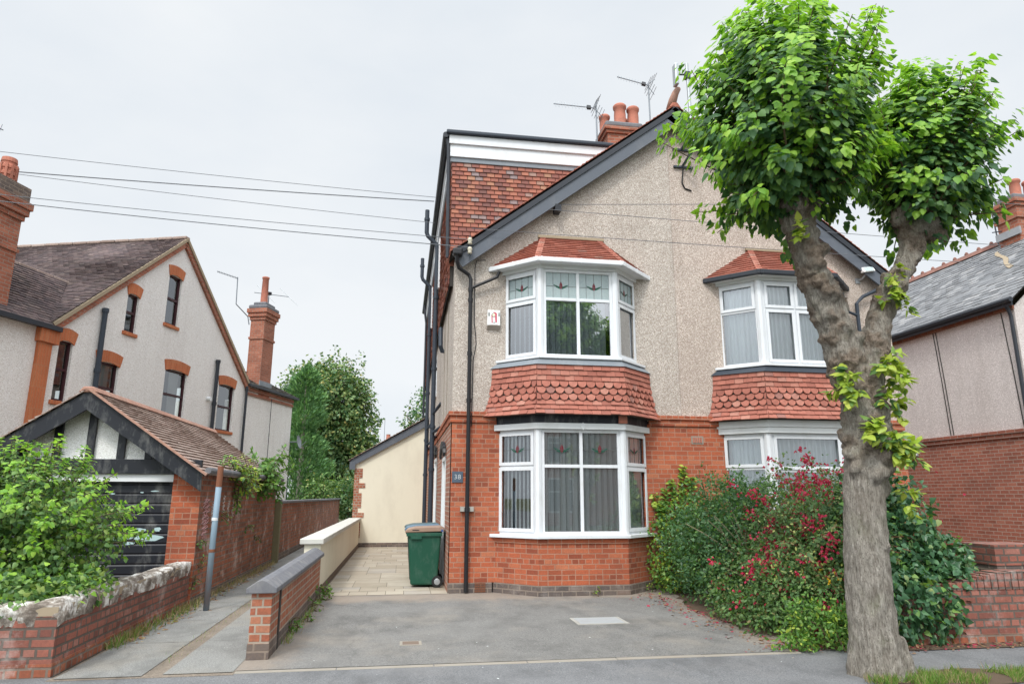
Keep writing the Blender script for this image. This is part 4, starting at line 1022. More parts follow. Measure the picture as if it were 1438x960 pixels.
A_ = thing('boundary_wall', 'long weathered brick wall with grey coping running down the alley beyond the garage', 'garden wall', (-3.1, 27, 0))
mb = MB(); mb.box(-3.24, -3.0, 18.1, 36, .16, 1.4); mb.build('brickwork', 'brick_old', A_)
mb = MB(); mb.box(-3.25, -2.99, 18.1, 36, 0, .16); mb.build('plinth', 'brick_blue', A_)
mb = MB(); y = 18.08
while y < 36: mb.box(-3.29, -2.94, y, y + .595, 1.402, 1.47); y += .6
mb.build('coping', 'coping_grey', A_, bevel=.012)
t = thing('timber_post', 'flat weathered timber post standing between the garage wall and the alley wall', 'post', (-2.97, 17.95, 0))
mb = MB(); mb.box(-3.08, -2.88, 17.86, 18.04, 0, 1.47); mb.build('upright', 'timber_grey', t, bevel=.01)
mb = MB(); mb.box(-3.08, -2.88, 17.86, 18.04, 1.472, 1.5); mb.build('top_cap', 'coping_grey', t, bevel=.005)
t = thing('scaffold_pole', 'pale blue steel pole with rusty top standing against the garage side wall', 'pole', (-2.66, 10.81, 0))
mb = MB(); mb.tube([(-2.66, 10.81, 0), (-2.655, 10.81, 1.0), (-2.645, 10.81, 1.72)], .042, 14); mb.build('shaft', 'blue_steel', t, smooth=True)
mb = MB(); mb.tube([(-2.645, 10.81, 1.72), (-2.64, 10.81, 1.99), (-2.64, 10.81, 2.02)], .043, 14); mb.build('rusty_end', 'rust', t)
mb = MB(); mb.lathe((-2.655, 10.81, 0), [(.0432, 1.24), (.0455, 1.245), (.0455, 1.28), (.0432, 1.285)], 14); mb.build('tape', 'white_paint', t)
mb = MB(); mb.lathe((-2.657, 10.81, 0), [(.0432, .8), (.0448, .805), (.0448, .84), (.0432, .845)], 14); mb.build('rust_band', 'rust', t)

# street-side wall of the neighbour: old brick, crumbling white cement top
W_ = thing('garden_wall', 'crumbling old brick garden wall with flaking white cement top along the alley', 'garden wall', (-3.1, 9, 0))
mb = MB(); mb.box(-3.3, -3.05, 7.2, 11.28, .12, .52); mb.box(-9, -3.301, 7.2, 7.44, .12, .52); mb.build('brickwork', 'brick_garden', W_)
mb = MB(); mb.box(-3.31, -3.04, 7.19, 11.28, 0, .12); mb.box(-9, -3.311, 7.19, 7.45, 0, .12); mb.build('plinth', 'brick_old', W_)
def cement_cap(mb, p, q, nrm_):
    p, q = Vector(p), Vector(q); U = (q - p).normalized(); L = (q - p).length; N = Vector(nrm_); n = int(L / .05); prof_ = [(.004, -.07), (.008, .03), (.004, .075), (-.01, .105), (-.06, .12), (-.12, .125), (-.2, .12), (-.25, .1), (-.262, .0), (-.25, -.02)]
    b = len(mb.v); k = len(prof_)
    for i in range(n + 1):
        u = L * i / n; sag = .03 * noise.noise(Vector((u * 1.1, 3.3, p.y)))
        for a, z in prof_:
            c = p + U * u; f = noise.noise(Vector((u * 4, a * 10, z * 10 + p.x))) * .028 + noise.noise(Vector((u * 13, a * 24, z * 24))) * .03 + noise.noise(Vector((u * 34, a * 50, z * 50))) * .012
            mb.v.append(tuple(c + N * (a + f) + Vector((0, 0, z + sag + f * .8))))
    for i in range(n):
        for j in range(k - 1): mb.f.append([b + i * k + j, b + (i + 1) * k + j, b + (i + 1) * k + j + 1, b + i * k + j + 1]); mb.mi.append(0)
    mb.f.append([b + j for j in range(k)]); mb.mi.append(0); mb.f.append([b + n * k + j for j in reversed(range(k))]); mb.mi.append(0)
mb = MB(); cement_cap(mb, (-3.05, 7.3, .52), (-3.05, 11.27, .53), (1, 0, 0)); cement_cap(mb, (-9, 7.2, .52), (-3.04, 7.2, .52), (0, -1, 0)); mb.build('cement_capping', 'white_cement', W_, smooth=True)
mb = MB(); mb.box(-3.295, -3.053, 7.204, 11.26, .522, .6); mb.box(-9, -3.297, 7.204, 7.43, .522, .6); mb.build('mortar_bed', 'verge_mortar', W_)

# right-hand garden wall with pier
W2 = thing('garden_wall', 'low red brick garden wall with brick-on-edge top on the right edge beside the street tree', 'garden wall', (8, 7.35, 0))
mb = MB(); mb.box(5.6, 11, 7.27, 7.5, .1, .56); mb.build('brickwork', 'brick_garden', W2)
mb = MB(); mb.box(5.6, 11, 7.255, 7.51, 0, .1); mb.build('plinth', 'brick_old', W2)
mb = MB(); x = 6.0
while x < 11:
    zt = .56 + min(.2, max(.06, (x - 6.0) * .17 + .06)); mb.box(x, x + .078, 7.265, 7.505, .563, zt + random.uniform(-.006, .006)); x += .09
mb.build('edge_coping', 'brick_garden', W2, bevel=.006)
P2 = thing('brick_pier', 'square red brick pier with blue brick course behind the low right-hand wall', 'pier', (7.45, 7.8, 0))
mb = MB(); mb.box(7.1, 7.75, 7.56, 8.05, 0, .72); mb.box(7.07, 7.78, 7.53, 8.08, .8, 1.04); mb.build('shaft', 'brick_garden', P2, bevel=.004)
mb = MB(); mb.box(7.08, 7.77, 7.54, 8.07, .722, .798); mb.build('blue_course', 'brick_blue', P2)

# ------------------------------------------------------------------ garage
G_ = thing('garage', 'old brick garage with half-timbered gable, black door and brown tiled roof', 'garage', (-4.7, 11.3, 0))
gx0, gx1, gy0, gy1, gm = -6.35, -3.02, 11.3, 17.85, -4.68
mb = MB(); mb.wall((gx0, gy0, 0), (1, 0, 0), (0, 0, 1), [(0, 0), (gx1 - gx0, 0), (gx1 - gx0, 1.93), (0, 1.93)], [(.42, gx1 - gx0 - .41, 0.01, 1.915)], .2, (0, -1, 0))
mb.build('front_piers', 'brick_front', G_)
mb = MB(); mb.poly((gx1, gy0, .0), (gx1, gy1, .0), (gx1, gy1, 1.97), (gx1, gy0, 1.97)); mb.poly((gx0, gy1, 0), (gx0, gy0, 0), (gx0, gy0, 1.97), (gx0, gy1, 1.97)); mb.poly((gx1, gy1, 0), (gx0, gy1, 0), (gx0, gy1, 1.97), (gm, gy1, 3.1), (gx1, gy1, 1.97)); mb.build('side_wall', 'brick_old', G_)
mb = MB(); mb.box(gx1 - .02, gx1 + .015, gy0 + .002, gy1, 0, .12); mb.build('plinth', 'brick_blue', G_)
mb = MB(); dx0, dx1 = gx0 + .42, gx1 - .41
z = .01; k = 0
while z < 1.76: mb.prism([(dx0, gy0 + .09, z), (dx0, gy0 + .075, z + .02), (dx0, gy0 + .075, z + .125), (dx0, gy0 + .09, z + .145)], (dx1 - dx0, 0, 0)); z += .146; k += 1
mb.box(dx0, dx1, gy0 + .09, gy0 + .12, 0, 1.8)
door = mb.build('garage_door', 'black_paint', G_)
mb = MB(); rngf = np.random.default_rng(4)
for (x, z, w, h) in ((-3.72, .98, .42, .1), (-3.85, 1.09, .2, .06), (-3.6, 1.1, .1, .07), (-4.15, .98, .45, .09), (-3.99, .9, .2, .05), (-4.3, 1.62, .1, .02), (-3.7, 1.66, .12, .02), (-3.88, 1.64, .05, .02)):
    n = 12; mb.poly(*[(x + w * .5 * math.cos(2 * math.pi * i / n) * rngf.uniform(.7, 1.1), gy0 + .0715, z + h * .5 * math.sin(2 * math.pi * i / n) * rngf.uniform(.6, 1.2)) for i in range(n)])
mb.build('bare_patches', 'paint_flake', door)
mb = MB(); mb.box(dx0, dx1, gy0 - .005, gy0 + .07, 1.80, 1.912); mb.box(dx0 - .005, dx0 + .06, gy0 - .004, gy0 + .07, 0, 1.8); mb.build('door_lintel', 'white_paint', G_)
zg = lambda x: 3.13 - abs(x - gm) * .685
mb = MB(); mb.poly((gx0, gy0 + .03, 1.93), (gx1, gy0 + .03, 1.93), (gx1, gy0 + .03, zg(gx1) - .05), (gm, gy0 + .03, 3.08), (gx0, gy0 + .03, zg(gx0) - .05)); mb.build('gable_panel', 'roughcast_white', G_)
mb = MB(); mb.box(gx0 + .02, gx1 - .01, gy0 - .05, gy0 + .02, 1.915, 2.13)
for x in (gm + .02, gm - .44, gm + .46, gm + .86, gm - .88): mb.box(x - .055, x + .055, gy0 - .03, gy0 + .02, 2.132, zg(x) - .12)
mb.build('timber_framing', 'black_paint', G_, bevel=.004)
mb = MB(); yb = gy0 - .26
for sg in (-1, 1):
    xe = gm + sg * 1.72; p, q = Vector((xe, yb, zg(xe) - .01)), Vector((gm, yb, 3.13)); d = (q - p).normalized(); up = Vector((-d.z * sg * -1, 0, abs(d.x)))
    up = Vector((0, 0, 1)) - d * d.z; up.normalize()
    dv = Vector((0, 0, .235 / up.z)); mb.prism([p, q, q - dv, p - dv], (0, .045, 0)); ev = Vector((0, .046, 0)); mb.prism([p + ev, q + ev, q + ev - dv * .22, p + ev - dv * .22], (0, .1, 0))
mb.build('barge_board', 'black_paint', G_)
mb = MB(); A, Bq = (gx1 + .13, gy0 - .3, zg(gx1 + .13)), (gx1 + .13, gy1 + .05, zg(gx1 + .13))
tiles(mb, A, Bq, (gm, gy1 + .05, 3.15), (gm, gy0 - .3, 3.15), .1, .165, .03, N=(1, 0, 1), wander=.015, jit=.4)
tiles(mb, (gx0 - .13, gy1 + .05, zg(gx0 - .13)), (gx0 - .13, gy0 - .3, zg(gx0 - .13)), (gm, gy0 - .3, 3.15), (gm, gy1 + .05, 3.15), .1, .165, .03, N=(-1, 0, 1), wander=.015, jit=.4)
gr = mb.build('roof', 'tile_garage', G_)
mb = MB(); y = gy0 - .3
while y < gy1: mb.prism([(gm - .14, y, 3.1), (gm - .07, y, 3.19), (gm + .07, y, 3.19), (gm + .14, y, 3.1)], (0, .43, 0)); y += .44
mb.build('ridge_tiles', 'ridge_pink', gr, bevel=.02)
mb = MB(); mb.beam((gx1 + .14, gy0 - .3, zg(gx1 + .14)), (gm, gy0 - .3, 3.16), .05, .03); mb.build('verge_tiles', 'ridge_pink', gr)
mb = MB(); mb.tube([(gx1 + .13, gy0 - .2, 1.965), (gx1 + .13, gy1, 1.98)], .05, 8); mb.build('gutter', 'coping_grey', G_)
# chalky scribble on the side wall
def scribble(mb, y, z, w, h, seed, r=.007):
    rg = np.random.default_rng(seed); pts = []
    for i in range(26): pts.append((gx1 + .004, y + w * (.5 + .5 * math.sin(i * 1.9 + rg.normal() * .5)), z + h * i / 26 + rg.normal() * .012))
    mb.tube(pts, r, 4)
mb = MB()
for k in range(3): scribble(mb, 11.5 + k * .09, .95, .22, .62, k)
mb.build('scribble', 'chalk_pink', G_)
mb = MB()
for k in range(5): scribble(mb, 12.0 + k * .35, 1.2 + .05 * (k % 3), .16, .3, k + 10)
mb.build('scribble', 'chalk_white', G_)

# ------------------------------------------------------------------ neighbour's house on the left, turned about 17 degrees
K = 1.25
Lo = Vector((-6.46, 14.19)); Dd = Vector((2.09, 6.75)).normalized(); Nn_ = Vector((Dd.y, -Dd.x))
def lh(s, z, o=0.):
    p = (Lo + Dd * s + Nn_ * o) * K; return Vector((p.x, p.y, 1.6 + (z - 1.6) * K))
LD, LN = Vector((Dd.x, Dd.y, 0)), Vector((Nn_.x, Nn_.y, 0)); LZ = Vector((0, 0, 1))
NH = thing('gabled_house', 'pale pebbledashed house with brown tiled gable and orange brick window arches behind the garage', 'house', tuple(lh(3, .32)))
WINS = [(-.28, .06, 3.34, 4.5, 0), (1.38, 1.74, 5.07, 5.93, 0), (2.68, 3.17, 5.58, 6.8, 0), (.74, 1.38, 3.2, 4.3, 1), (2.92, 3.77, 3.3, 4.54, 1), (5.2, 5.97, 3.3, 4.54, 0)]
G0, G1, GA = (-.56, 4.69), (6.63, 4.67), (3.1, 7.78)
mb = MB(); zb = .32
mb.wall(lh(0, 1.6) - LZ * 1.6, LD, LZ, [((-6) * K, 0), (6.64 * K, 0), (6.64 * K, 1.6 + 3.07 * K), (GA[0] * K, 1.6 + (GA[1] - 1.6) * K), (-.56 * K, 1.6 + 3.09 * K), (-6 * K, 1.6 + 3.0 * K)],
        [(a * K, b * K, 1.6 + (c - 1.6) * K, 1.6 + (d - 1.6) * K) for a, b, c, d, _ in WINS], .16, LN)
# rear wing walls and the far end
wz = 1.6 + (4.72 - 1.6) * K
def vwall(mb, p, q, z0, z1): mb.poly(Vector((p.x, p.y, z0)), Vector((q.x, q.y, z0)), Vector((q.x, q.y, z1)), Vector((p.x, p.y, z1)))
vwall(mb, lh(6.641, 0, -.03), lh(9.6, 0, -.03), 0, wz); vwall(mb, lh(9.6, 0, -.03), lh(9.6, 0, -6), 0, wz); vwall(mb, lh(-6, 0), lh(-6, 0, -6), 0, wz)
mb.build('pebbledash_wall', 'pebbledash_pale', NH)
for (a, b, c, d, half) in WINS:
    O = lh(a, c); F = (O - LN * .13, LD, LN, (b - a) * K); w, h = (b - a) * K, (d - c) * K; O = F[0]
    mb = MB(); B = lambda *q: mb.frame(O, LD, LZ, LN, *q); t_ = .055
    B(0, w, 0, t_, 0, .07); B(0, w, h - t_, h, 0, .07); B(0, t_, t_, h - t_, 0, .069); B(w - t_, w, t_, h - t_, 0, .069); m_ = h * .52; B(t_, w - t_, m_ - .03, m_ + .03, 0, .075)
    wn = mb.build('window', 'maroon_frame', NH)
    for z0, z1 in ((t_, m_ - .03), (m_ + .03, h - t_)):
        mb = MB(); P = lambda x, z: O + LD * x + LZ * z + LN * .025; mb.poly(P(t_, z0), P(w - t_, z0), P(w - t_, z1), P(t_, z1)); mb.build('pane', 'pane_dark', wn)
    mb = MB(); P = lambda x, z: O + LD * x + LZ * z - LN * .25; mb.poly(P(-.1, -.1), P(w + .1, -.1), P(w + .1, h + .1), P(-.1, h + .1)); mb.build('dark_room', 'room_dark', wn)
    if half:
        mb = MB(); mb.poly(O + LD * (w * .55) + LZ * .05 - LN * .12, O + LD * (w * .95) + LZ * .05 - LN * .12, O + LD * (w * .95) + LZ * h - LN * .12, O + LD * (w * .5) + LZ * h - LN * .12); mb.build('curtain', 'net_curtain', wn)
    # segmental brick arch and sill, standing proud of the wall
    O = lh(a, c); mb = MB(); n = 8; ex = .1; top, bot = [], []
    for i in range(n + 1):
        f = i / n; x = lerp(-ex, w + ex, f); r_ = .07 * (1 - (2 * f - 1) ** 2); top.append(O + LD * x + LZ * (h + .24 + r_)); bot.append(O + LD * lerp(-.02, w + .02, f) + LZ * (h - .06 + r_))
    for i in range(n): mb.prism([bot[i], bot[i + 1], top[i + 1], top[i]], LN * .025)
    mb.build('brick_arch', 'brick_arch', wn)
    mb = MB(); mb.frame(O, LD, LZ, LN, -.06, w + .06, -.1, -.002, -.12, .05); mb.build('window_sill', 'brick_arch', wn, bevel=.01)
# brick pilaster with cap
mb = MB(); O = lh(-.8, 0) * 1; O.z = 0; zt = 1.6 + 2.75 * K
mb.frame(O, LD, LZ, LN, 0, .36, 0, zt, -.05, .1); mb.build('pilaster', 'brick_arch', NH, bevel=.006)
mb = MB(); mb.frame(O, LD, LZ, LN, -.06, .5, zt, zt + .42, -.05, .15); mb.build('pilaster_cap', 'brick_arch', NH, bevel=.006)
# verge corbels along the gable
mb = MB()
for (s0, z0), (s1, z1) in ((G0, GA), (G1, GA)):
    p, q = lh(s0, z0), lh(s1, z1); mb.beam(p + LN * .04 - LZ * .1, q + LN * .04 - LZ * .1, .08, .17)
vb = mb.build('verge_bricks', 'brick_chimney', NH)
mb = MB()
for (s0, z0), (s1, z1) in ((G0, GA), (G1, GA)):
    p, q = lh(s0, z0), lh(s1, z1); mb.beam(p + LN * .06 + LZ * .04, q + LN * .06 + LZ * .04, .12, .09)
mb.build('verge_mortar', 'verge_mortar', vb)
# roofs
mb = MB(); bk = -7.
e0, e1, ap = lh(G0[0] - .08, G0[1], .08), lh(G1[0] + .08, G1[1], .08), lh(GA[0], GA[1] + .07, .08)
e0b, e1b, apb = lh(G0[0] - .08, G0[1], bk), lh(G1[0] + .08, G1[1], bk), lh(GA[0], GA[1] + .07, bk)
for v in (e0, e1, e0b, e1b): v.z += .05
tiles(mb, e0b, e0, ap, apb, .105, .17, .02, N=-LD + LZ, wander=.03); tiles(mb, e1, e1b, apb, ap, .105, .17, .02, N=LD + LZ, wander=.03)
# front wing: eaves along the wall line, own lower ridge, dying into the main slope at a valley
w0, w1, r0, r1 = lh(-6, 4.6, .12), lh(-.62, 4.68, .12), lh(-6, 6.04, -1.2), lh(1.0, 6.06, -1.2)
tiles(mb, w0, w1, r1, r0, .105, .17, .02, N=LN + LZ, wander=.03)
b0, b1 = lh(-6, 4.6, -2.5), lh(-.5, 4.68, -2.5); tiles(mb, b1, b0, r0, r1, .2, .34, .02, N=-LN + LZ)
rf = mb.build('roof', 'tile_brown', NH)
mb = MB(); dz = Vector((0, 0, -.04)); mb.poly(*[v + dz for v in (e0b, e0, ap, apb)]); mb.poly(*[v + dz for v in (e1, e1b, apb, ap)]); mb.poly(*[v + dz for v in (w0, w1, r1, r0)]); mb.poly(*[v + dz for v in (b1, b0, r0, r1)])
mb.poly(e0b, apb, e1b); mb.build('roof_deck', 'soffit_dark', rf)
mb = MB()
def ridge_run(mb, p, q, n):
    d = (q - p) / n
    for i in range(n): mb.beam(p + d * i, p + d * (i + .97) + Vector((0, 0, random.uniform(-.01, .01))), .22, .1)
ridge_run(mb, ap, apb, 18); mb.build('ridge_tiles', 'tile_garage', rf, bevel=.03)
mb = MB(); ridge_run(mb, r0, r1, 16); mb.build('ridge_tiles', 'tile_garage', rf, bevel=.03)
# rear wing roof: dark tiles, hipped end
mb = MB(); q0, q1 = lh(6.55, 4.75, .1), lh(9.75, 4.75, .1); h0, h1 = lh(4.2, 6.6, -2.4), lh(8.2, 5.95, -2.1); h0 = lh(5.2, 5.95, -2.1)
tiles(mb, q0, q1, h1, lh(6.3, 5.95, -2.1), .12, .2, .02, N=LN + LZ); q2 = lh(9.75, 4.75, -4.2); tiles(mb, q1, q2, h1, h1, .12, .2, .02, N=LD + LZ); mb.build('rear_roof', 'tile_dark', NH)
mb = MB(); mb.beam(q0 - LZ * .04, q1 - LZ * .04, .1, .09); mb.build('gutter', 'dark_trim', NH); mb = MB(); mb.beam(w0 - LZ * .05, w1 - LZ * .05, .12, .11); mb.beam(w1 - LZ * .05, w1 - LZ * .05 + LD * .25, .12, .11); mb.build('gutter', 'dark_trim', NH)
mb = MB(); a, b = lh(6.66, 4.62, .0), lh(9.6, 4.62, .0); mb.beam(a, b, .06, .12); a, b = lh(6.66, 4.48, -.01), lh(9.6, 4.48, -.01); mb.beam(a, b, .05, .1); mb.build('brick_band', 'brick_chimney', NH)
def lpipe(s, z0, z1, r, mat, name):
    a, b = lh(s, z0, .07), lh(s, z1, .07); mb = MB(); mb.tube([a, b], r, 10)
    for f in (.02, .45, .98): c = lerp(a, b, f); mb.tube([c - LZ * .05, c + LZ * .05], r * 1.3, 10)
    mb.build(name, mat, NH)
lpipe(.7, 3.0, 5.38, .065, 'cast_iron', 'soil_pipe'); lpipe(4.94, 3.0, 5.12, .06, 'dark_trim', 'soil_pipe'); lpipe(6.5, .5, 4.65, .045, 'dark_trim', 'downpipe')
lpipe(8.0, 2.5, 4.5, .012, 'dark_trim', 'wall_cable'); lpipe(9.45, .5, 3.2, .012, 'dark_trim', 'wall_cable')
c = lh(4.72, 4.05, .1); mb = MB(); mb.tube([c, c - LN * .12], .07, 10); mb.build('boiler_flue', 'white_paint', NH)
# chimneys
def lchim(s0, s1, o0, o1, z0, z1, name='chimney'):
    mb = MB(); b = lambda g, za, zb_: mb.frame(lh(0, za), LD, LZ, LN, s0 * K - g, s1 * K + g, 0, (zb_ - za) * K, o0 * K - g, o1 * K + g)
    b(0, z0, z1 - .35); b(.035, z1 - .95, z1 - .88); b(.04, z1 - .349, z1 - .25); b(.09, z1 - .249, z1 - .13); b(.13, z1 - .129, z1); return mb.build(name, 'brick_chimney', NH)
ch = lchim(-2.35, -1.5, -.62, -.02, 4.3, 6.75)
mb = MB(); mb.frame(lh(0, 6.75), LD, LZ, LN, -2.35 * K - .07, -1.5 * K + .07, 0.002, .36, -.62 * K - .07, -.02 * K + .07); mb.build('cap_course', 'brick_blue', ch, bevel=.02)
c = lh(-1.72, 7.03, -.25); mb = MB()
mb.lathe(c, [(0, 0), (.17, 0), (.19, .04), (.19, .1), (.165, .12), (.165, .18), (.19, .2), (.19, .26), (.165, .28), (.165, .34), (.185, .36), (.18, .42), (.15, .45), (.15, .5), (.165, .52), (.15, .62), (0, .64)], 16)
for k in range(10):
    a = k * math.pi / 5; e = Vector((math.cos(a), math.sin(a), 0)); mb.beam(c + e * .175 + LZ * .1, c + e * .175 + LZ * .45, .045, .05, e)
mb.build('chimney_pot', 'terracotta', ch)
ch = lchim(7.34, 8.0, -.47, -.02, 4.5, 7.2)
mb = MB(); mb.frame(lh(0, 7.2), LD, LZ, LN, 7.34 * K - .1, 8.0 * K + .1, .002, .16, -.47 * K - .1, -.02 * K + .1); mb.frame(lh(0, 7.2), LD, LZ, LN, 7.34 * K + .02, 8.0 * K - .02, .162, .3, -.47 * K + .02, -.02 * K - .02); mb.build('mortar_cap', 'coping_grey', ch, bevel=.05)
c = lh(7.62, 7.4, -.25); mb = MB(); mb.lathe(c, [(.15, 0), (.14, .1), (.12, 1.05), (.14, 1.07), (.14, 1.13), (.11, 1.14)], 14); mb.build('chimney_pot', 'terracotta', ch, smooth=True)
mb = MB(); a = lh(7.3, 4.98, .0); mb.frame(lh(0, 4.82), LD, LZ, LN, 7.34 * K - .05, 8.0 * K + .05, 0, .18, -.02 * K, -.02 * K + .04); mb.build('lead_flashing', 'lead', ch)
# aerials on that chimney, dish on the rear wing
m0 = lh(7.3, 7.0, -.45)
yagi('tv_aerial', 'slim aerial on a cranked mast left of the tall single chimney pot', [lh(7.3, 6.7, -.5), lh(7.28, 6.95, -.55), lh(6.9, 7.25, -.75), lh(6.9, 8.1, -.78)], lh(6.9, 8.07, -.78), lh(6.15, 8.05, -1.0), 13, .05, refl=False)
t = thing('tv_aerial', 'old H-shaped aerial with a bird-like clamp right of the tall single chimney pot', 'aerial', tuple(lh(7.75, 7.4, -.1)))
c = lh(7.8, 7.45, -.2); mb = MB(); mb.tube([c, c + LZ * .42], .02, 6); mb.build('mast', 'aerial_metal', t)
X_ = Vector((.95, .3, 0)).normalized(); c2 = c + LZ * .44; mb = MB(); mb.tube([c2 - X_ * .55, c2 + X_ * .75], .014, 6); mb.build('boom', 'aerial_metal', t)
mb = MB()
for f in (-.12, .75): q = c2 + X_ * f; e = Vector((.55, -.3, -.55)); mb.tube([q - e * .72, q + e * .72], .009, 5)
mb.build('elements', 'galvanised', t)
mb = MB(); mb.frame(c2, X_, LZ, X_.cross(LZ), -.08, .1, -.03, .1, -.05, .05); mb.build('clamp', 'black_plastic', t, bevel=.03)
t = thing('satellite_dish', 'small grey satellite dish on the rear corner of the pebbledashed house', 'satellite dish', tuple(lh(9.5, 3.3, .1)))
c = lh(9.55, 3.3, .28); ax = Vector((.95, -.2, .2)).normalized(); s1 = ax.cross(LZ).normalized(); s2 = s1.cross(ax); mb = MB(); n = 18; rings = []
for i in range(5): rr = .24 * i / 4 + .002; rings.append([c + (s1 * math.cos(2 * math.pi * j / n) + s2 * math.sin(2 * math.pi * j / n) * 1.1) * rr + ax * (rr * rr * .9) for j in range(n)])
for i in range(4):
    for j in range(n): mb.poly(rings[i][j], rings[i][(j + 1) % n], rings[i + 1][(j + 1) % n], rings[i + 1][j])
mb.build('reflector', 'lead', t, smooth=True); mb = MB(); mb.tube([c - s2 * .24, c + ax * .35 - s2 * .05], .012, 6); mb.tube([c, lh(9.55, 3.3, .0)], .025, 6); mb.build('arm', 'aerial_metal', t)
yagi('tv_aerial', 'tip of a toothed aerial poking in at the far left edge above the chimney', [lh(-1.5, 7.0, -2.2), lh(-1.5, 9.1, -2.2)], lh(-1.4, 9.02, -2.2), lh(-.35, 9.02, -2.0), 10, .13, refl=False, cross=(.4, 0, 1))

# ------------------------------------------------------------------ neighbour's house on the right
RH = thing('slate_roofed_house', 'pebbledash and red brick house with grey slate roof at the right edge', 'house', (16.5, 17, 0))
rx, ry0, ry1, rrx = 13.57, 12.95, 24., 16.6
mb = MB(); mb.poly((rx, ry1, 3.0), (rx, ry0, 3.0), (rx, ry0, 5.82), (rx, ry1, 5.82)); mb.poly((rx, ry0, 3.0), (20, ry0, 3.0), (20, ry0, 5.9), (rrx, ry0, 8.5), (rx, ry0, 5.82)); mb.poly((rx, ry1, 3), (rx, ry1, 5.8), (rrx, ry1, 8.5), (20, ry1, 5.8), (20, ry1, 3)); mb.build('pebbledash_wall', 'pebbledash_right', RH)
mb = MB(); mb.poly((rx - .02, ry1, .2), (rx - .02, ry0 - .02, .2), (rx - .02, ry0 - .02, 2.9), (rx - .02, ry1, 2.9)); mb.poly((rx - .02, ry0 - .02, .2), (20, ry0 - .02, .2), (20, ry0 - .02, 2.9), (rx - .02, ry0 - .02, 2.9)); mb.build('brick_wall', 'brick_right', RH)
mb = MB(); mb.box(rx - .05, rx, ry0 - .05, ry1, 0, .2); mb.box(rx, 20, ry0 - .05, ry0, 0, .2); mb.build('plinth', 'brick_blue', RH)
mb = MB(); mb.box(rx - .09, rx + .02, ry0 - .09, ry1, 3.0, 3.08); mb.box(rx - .06, rx + .02, ry0 - .06, ry1, 2.9, 2.998); mb.box(rx + .021, 20, ry0 - .09, ry0, 3.0, 3.08); mb.build('string_course', 'brick_right', RH, bevel=.006)
mb = MB(); mb.box(rx - .03, rx + .01, ry0, ry1, 5.75, 5.85); mb.build('eaves_brick', 'brick_chimney', RH)
mb = MB(); tiles(mb, (rx - .2, ry1, 5.93), (rx - .2, ry0 - .15, 5.93), (rrx, ry0 - .15, 8.62), (rrx, ry1, 8.62), .16, .26, .011, N=(-1, 0, 1), jit=2.2, wander=.015)
tiles(mb, (20, ry0 - .15, 5.93), (20, ry1, 5.93), (rrx, ry1, 8.62), (rrx, ry0 - .15, 8.62), .16, .26, .011, N=(1, 0, 1)); rf = mb.build('roof', 'slate', RH)
mb = MB(); d = Vector((0, 0, -.03)); mb.poly(*[Vector(v) + d for v in ((rx - .2, ry1, 5.93), (rx - .2, ry0 - .15, 5.93), (rrx, ry0 - .15, 8.62), (rrx, ry1, 8.62))]); mb.poly(*[Vector(v) + d for v in ((20, ry0 - .15, 5.93), (20, ry1, 5.93), (rrx, ry1, 8.62), (rrx, ry0 - .15, 8.62))]); mb.build('roof_deck', 'soffit_dark', rf)
mb = MB(); y = ry0 - .1
while y < ry1:
    mb.prism([(rrx - .15, y, 8.55), (rrx - .05, y, 8.7), (rrx + .05, y, 8.7), (rrx + .15, y, 8.55)], (0, .44, 0)); mb.lathe((rrx, y + .22, 8.69), [(.05, 0), (.06, .04), (.03, .1), (0, .11)], 8); y += .45
mb.build('crested_ridge', 'ridge_muted', rf)
q = lambda f: Vector((lerp(14.9, 16.1, f), lerp(14.1, 15.6, f) + .05 * math.sin(f * 9), lerp(5.93, 8.62, (lerp(14.9, 16.1, f) - rx + .2) / (rrx - rx + .2)) + .02))
pts = [q(i / 12) for i in range(13)]; mb = MB()
for a, b in zip(pts, pts[1:]): mb.beam(a, b, .07 + .05 * random.random(), .02, (-.66, 0, .75))
mb.build('mortar_patch', 'verge_mortar', rf)
mb = MB(); mb.box(13.95, 14.15, 15.5, 15.85, 6.36, 6.42); mb.build('roof_vent', 'slate', rf)
mb = MB(); mb.tube([(rx - .23, ry0 - .18, 5.93), (rx - .23, ry1, 5.93)], .06, 8); mb.box(rx - .2, rx - .17, ry0 - .15, ry1, 5.8, 5.94); mb.tube([(rx - .2, ry0 + .05, 5.9), (rx - .1, ry0 + .05, 5.75), (rx - .06, ry0 + .05, 5.6), (rx - .06, ry0 + .05, .05)], .04, 8); mb.build('gutter', 'dark_trim', RH)
for y in (15.3, 15.39, 13.3):
    mb = MB(); mb.tube([(rx - .01, y, 5.8), (rx - .01, y - .08, 4.5), (rx - .01, y - .14, 3.1)], .011, 6); mb.build('wall_cable', 'soffit_dark', RH)
mb = MB(); c = (16.6, 15.25); mb.box(c[0] - .35, c[0] + .9, c[1] - .3, c[1] + .35, 8.2, 9.35); mb.box(c[0] - .4, c[0] + .95, c[1] - .35, c[1] + .4, 9.0, 9.08); mb.box(c[0] - .4, c[0] + .95, c[1] - .35, c[1] + .4, 9.35, 9.45); mb.box(c[0] - .45, c[0] + 1, c[1] - .4, c[1] + .45, 9.45, 9.55)
ch = mb.build('chimney', 'brick_chimney', RH)
mb = MB(); mb.box(c[0] - .36, c[0] + .9, c[1] - .3, c[1] + .36, 9.552, 9.72); mb.build('cap_course', 'coping_grey', ch, bevel=.04)
for dx in (.05, .5):
    mb = MB(); mb.lathe((c[0] + dx, c[1], 9.7), POT, 16); mb.build('chimney_pot', 'terracotta', ch, smooth=True)
